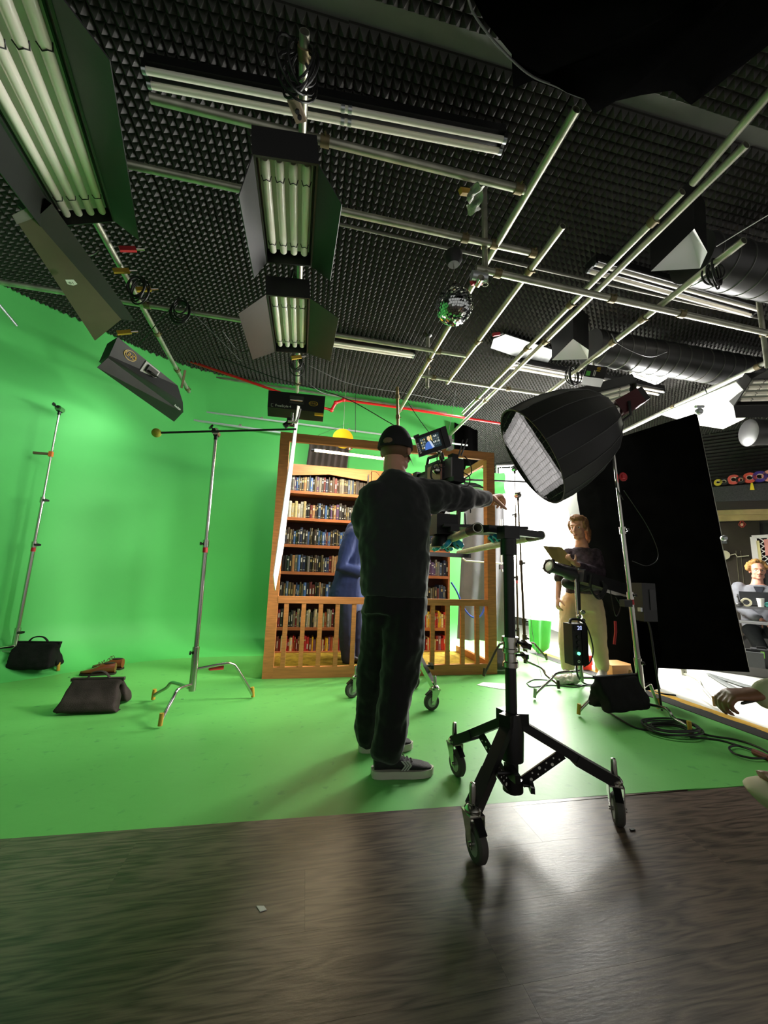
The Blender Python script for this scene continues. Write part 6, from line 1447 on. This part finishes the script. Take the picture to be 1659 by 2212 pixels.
def hangcoil(c, r, n, lab, tilt=.4, mat=cablem, seed=1):
    rr = random.Random(seed); t = thing('cable_coil', lab, 'cable', c, 'coiled cables on the grid')
    for k in range(n):
        m = MB(); a0 = rr.uniform(-tilt, tilt); R_ = r * rr.uniform(.75, 1.1); d = V((math.cos(a0), math.sin(a0), 0)); o_ = V((rr.uniform(-.02, .02), rr.uniform(-.03, .03), rr.uniform(-.02, .0)))
        m.tube([V(c) + o_ + d * R_ * .8 * math.cos(x) + Z * (R_ * math.sin(x) - R_) for x in [i * PI / 10 for i in range(21)]], .0055, 6); m.build('loop', mat, t)
hangcoil(onz(1540, 568, 2.95), .075, 7, 'coil of black cable hung on the open-ended pipe', seed=2)
hangcoil(onz(648, 105, 3.12), .1, 8, 'tangle of black cable at the near end of the middle pipe', .8, seed=3)
hangcoil(onz(640, 770, 3.06), .09, 6, 'tangle of black cable under the second tube bank', .8, seed=5)
hangcoil(onz(1235, 790, 2.96), .09, 7, 'bundle of black cable beside the hanging power unit', .7, seed=6)
hangcoil(onz(300, 600, 3.06), .1, 6, 'tangle of black cable halfway along the left pipe', .7, seed=7)
hangcoil(onz(395, 645, 3.12), .09, 5, 'black cable ring on the third cross pipe', .3, seed=8)
q = onz(1283, 812, 2.85); t = thing('power_unit', 'black power unit with green and yellow labels hanging by the softbox', 'power unit', q)
Bq = Matrix.Rotation(.35, 3, 'Y') @ Matrix.Rotation(-.5, 3, 'Z')
m = MB(); m.box(q, (.17, .12, .13), Bq); m.build('body', blackp, t); m = MB(); m.box(q + Bq @ V((-.055, -.062, -.03)), (.035, .004, .05), Bq); m.build('green_label', M('green label', (90, 190, 70), .5), t); 
for dz in (.03, .045, .01): m = MB(); m.box(q + Bq @ V((.02, -.062, dz)), (.03, .004, .007), Bq); m.build('yellow_label', yellow, t)
for dx in (0, .012): m = MB(); m.box(q + Bq @ V((-.01 + dx, -.062, -.02)), (.006, .004, .06), Bq); m.build('white_label', white, t)
m = MB(); m.tube([q + Z * .05, q + Z * .14], .01, 8); m.build('hanger', steel, t)
q = onz(641, 235, 3.05); m = MB(); m.bar(onz(632, 212, 3.05), onz(651, 262, 3.05), .05, .02); t = solo(m, 'power_strip', M('tan power strip', (140, 124, 104), .6), 'tan power strip hanging beside the middle pipe', 'power strip')
for k in (.55, .8): m = MB(); p = onz(632 + 19 * k, 212 + 50 * k, 3.036); m.cyl(p, p - Z * .008, .01, n=10); m.build('socket', blackp, t)
def gclamp(x, y, z, lab, c=gold):
    p = onz(x, y, z); t = thing('grip_clamp', lab, 'clamp', p, 'small clamps on the grid'); d = V((.6, .2, .3)).normalized()
    m = MB(); m.bar(p - d * .05, p + d * .05, .022, .03); m.build('jaw', c, t); m = MB(); m.cyl(p + d * .05, p + d * .1, .009, n=8); m.build('screw', chrome, t)
gclamp(603, 306, 2.98, 'yellow clamp at the near end of the first hanging bank')
gclamp(1008, 415, 3.06, 'yellow clamp on the nearest cross pipe, by the silver wrap')
gclamp(640, 772, 2.98, 'yellow clamp under the second tube bank')
gclamp(262, 585, 3.05, 'yellow clamp high on the left pipe')
gclamp(310, 625, 3.04, 'yellow clamp in the cable tangle of the left pipe')
gclamp(268, 718, 2.85, 'yellow clamp between the two left light banks')
gclamp(276, 538, 3.1, 'red clamp beside the left pipe', redt)
gclamp(1030, 610, 2.85, 'red clamp beside the mirror ball', redt)
gclamp(1072, 722, 3.4, 'red clip on the bare metal sheet', redt)
m = MB(); m.sheet(lambda u, v: onz(1015 + 30 * u - 8 * v, 405 + 58 * v - 10 * u, 3.0) + V((.008 * math.sin(v * 14), .01 * math.sin(u * 9 + v * 6), .012 * math.sin(v * 9 + u * 5))), 8, 14, .004)
solo(m, 'silver_wrap', M('crinkled silver wrap', (150, 150, 146), .35, .4, bump=.4, bs=80), 'crinkled silver wrap hanging by the dropper pipe above the mirror ball', 'wrap')
q = onz(1035, 598, 2.86); t = thing('pipe_coupler', 'grey double coupler on the low cross pipe above the mirror ball', 'coupler', q)
m = MB(); m.cyl(q - V((.05, 0, 0)), q + V((.05, 0, 0)), .03, n=16); m.build('barrel', alu, t); m = MB(); m.cyl(q + V((.0, -.03, -.03)), q + V((0, .03, -.03)), .022, n=14); m.build('bolt', chrome, t)
m = MB(); m.tube([onx(-5, 655, -2.6), onx(36, 704, -2.55)], .012, 8); solo(m, 'metal_pole', alu, 'pale pole end poking in at the left edge', 'pole')
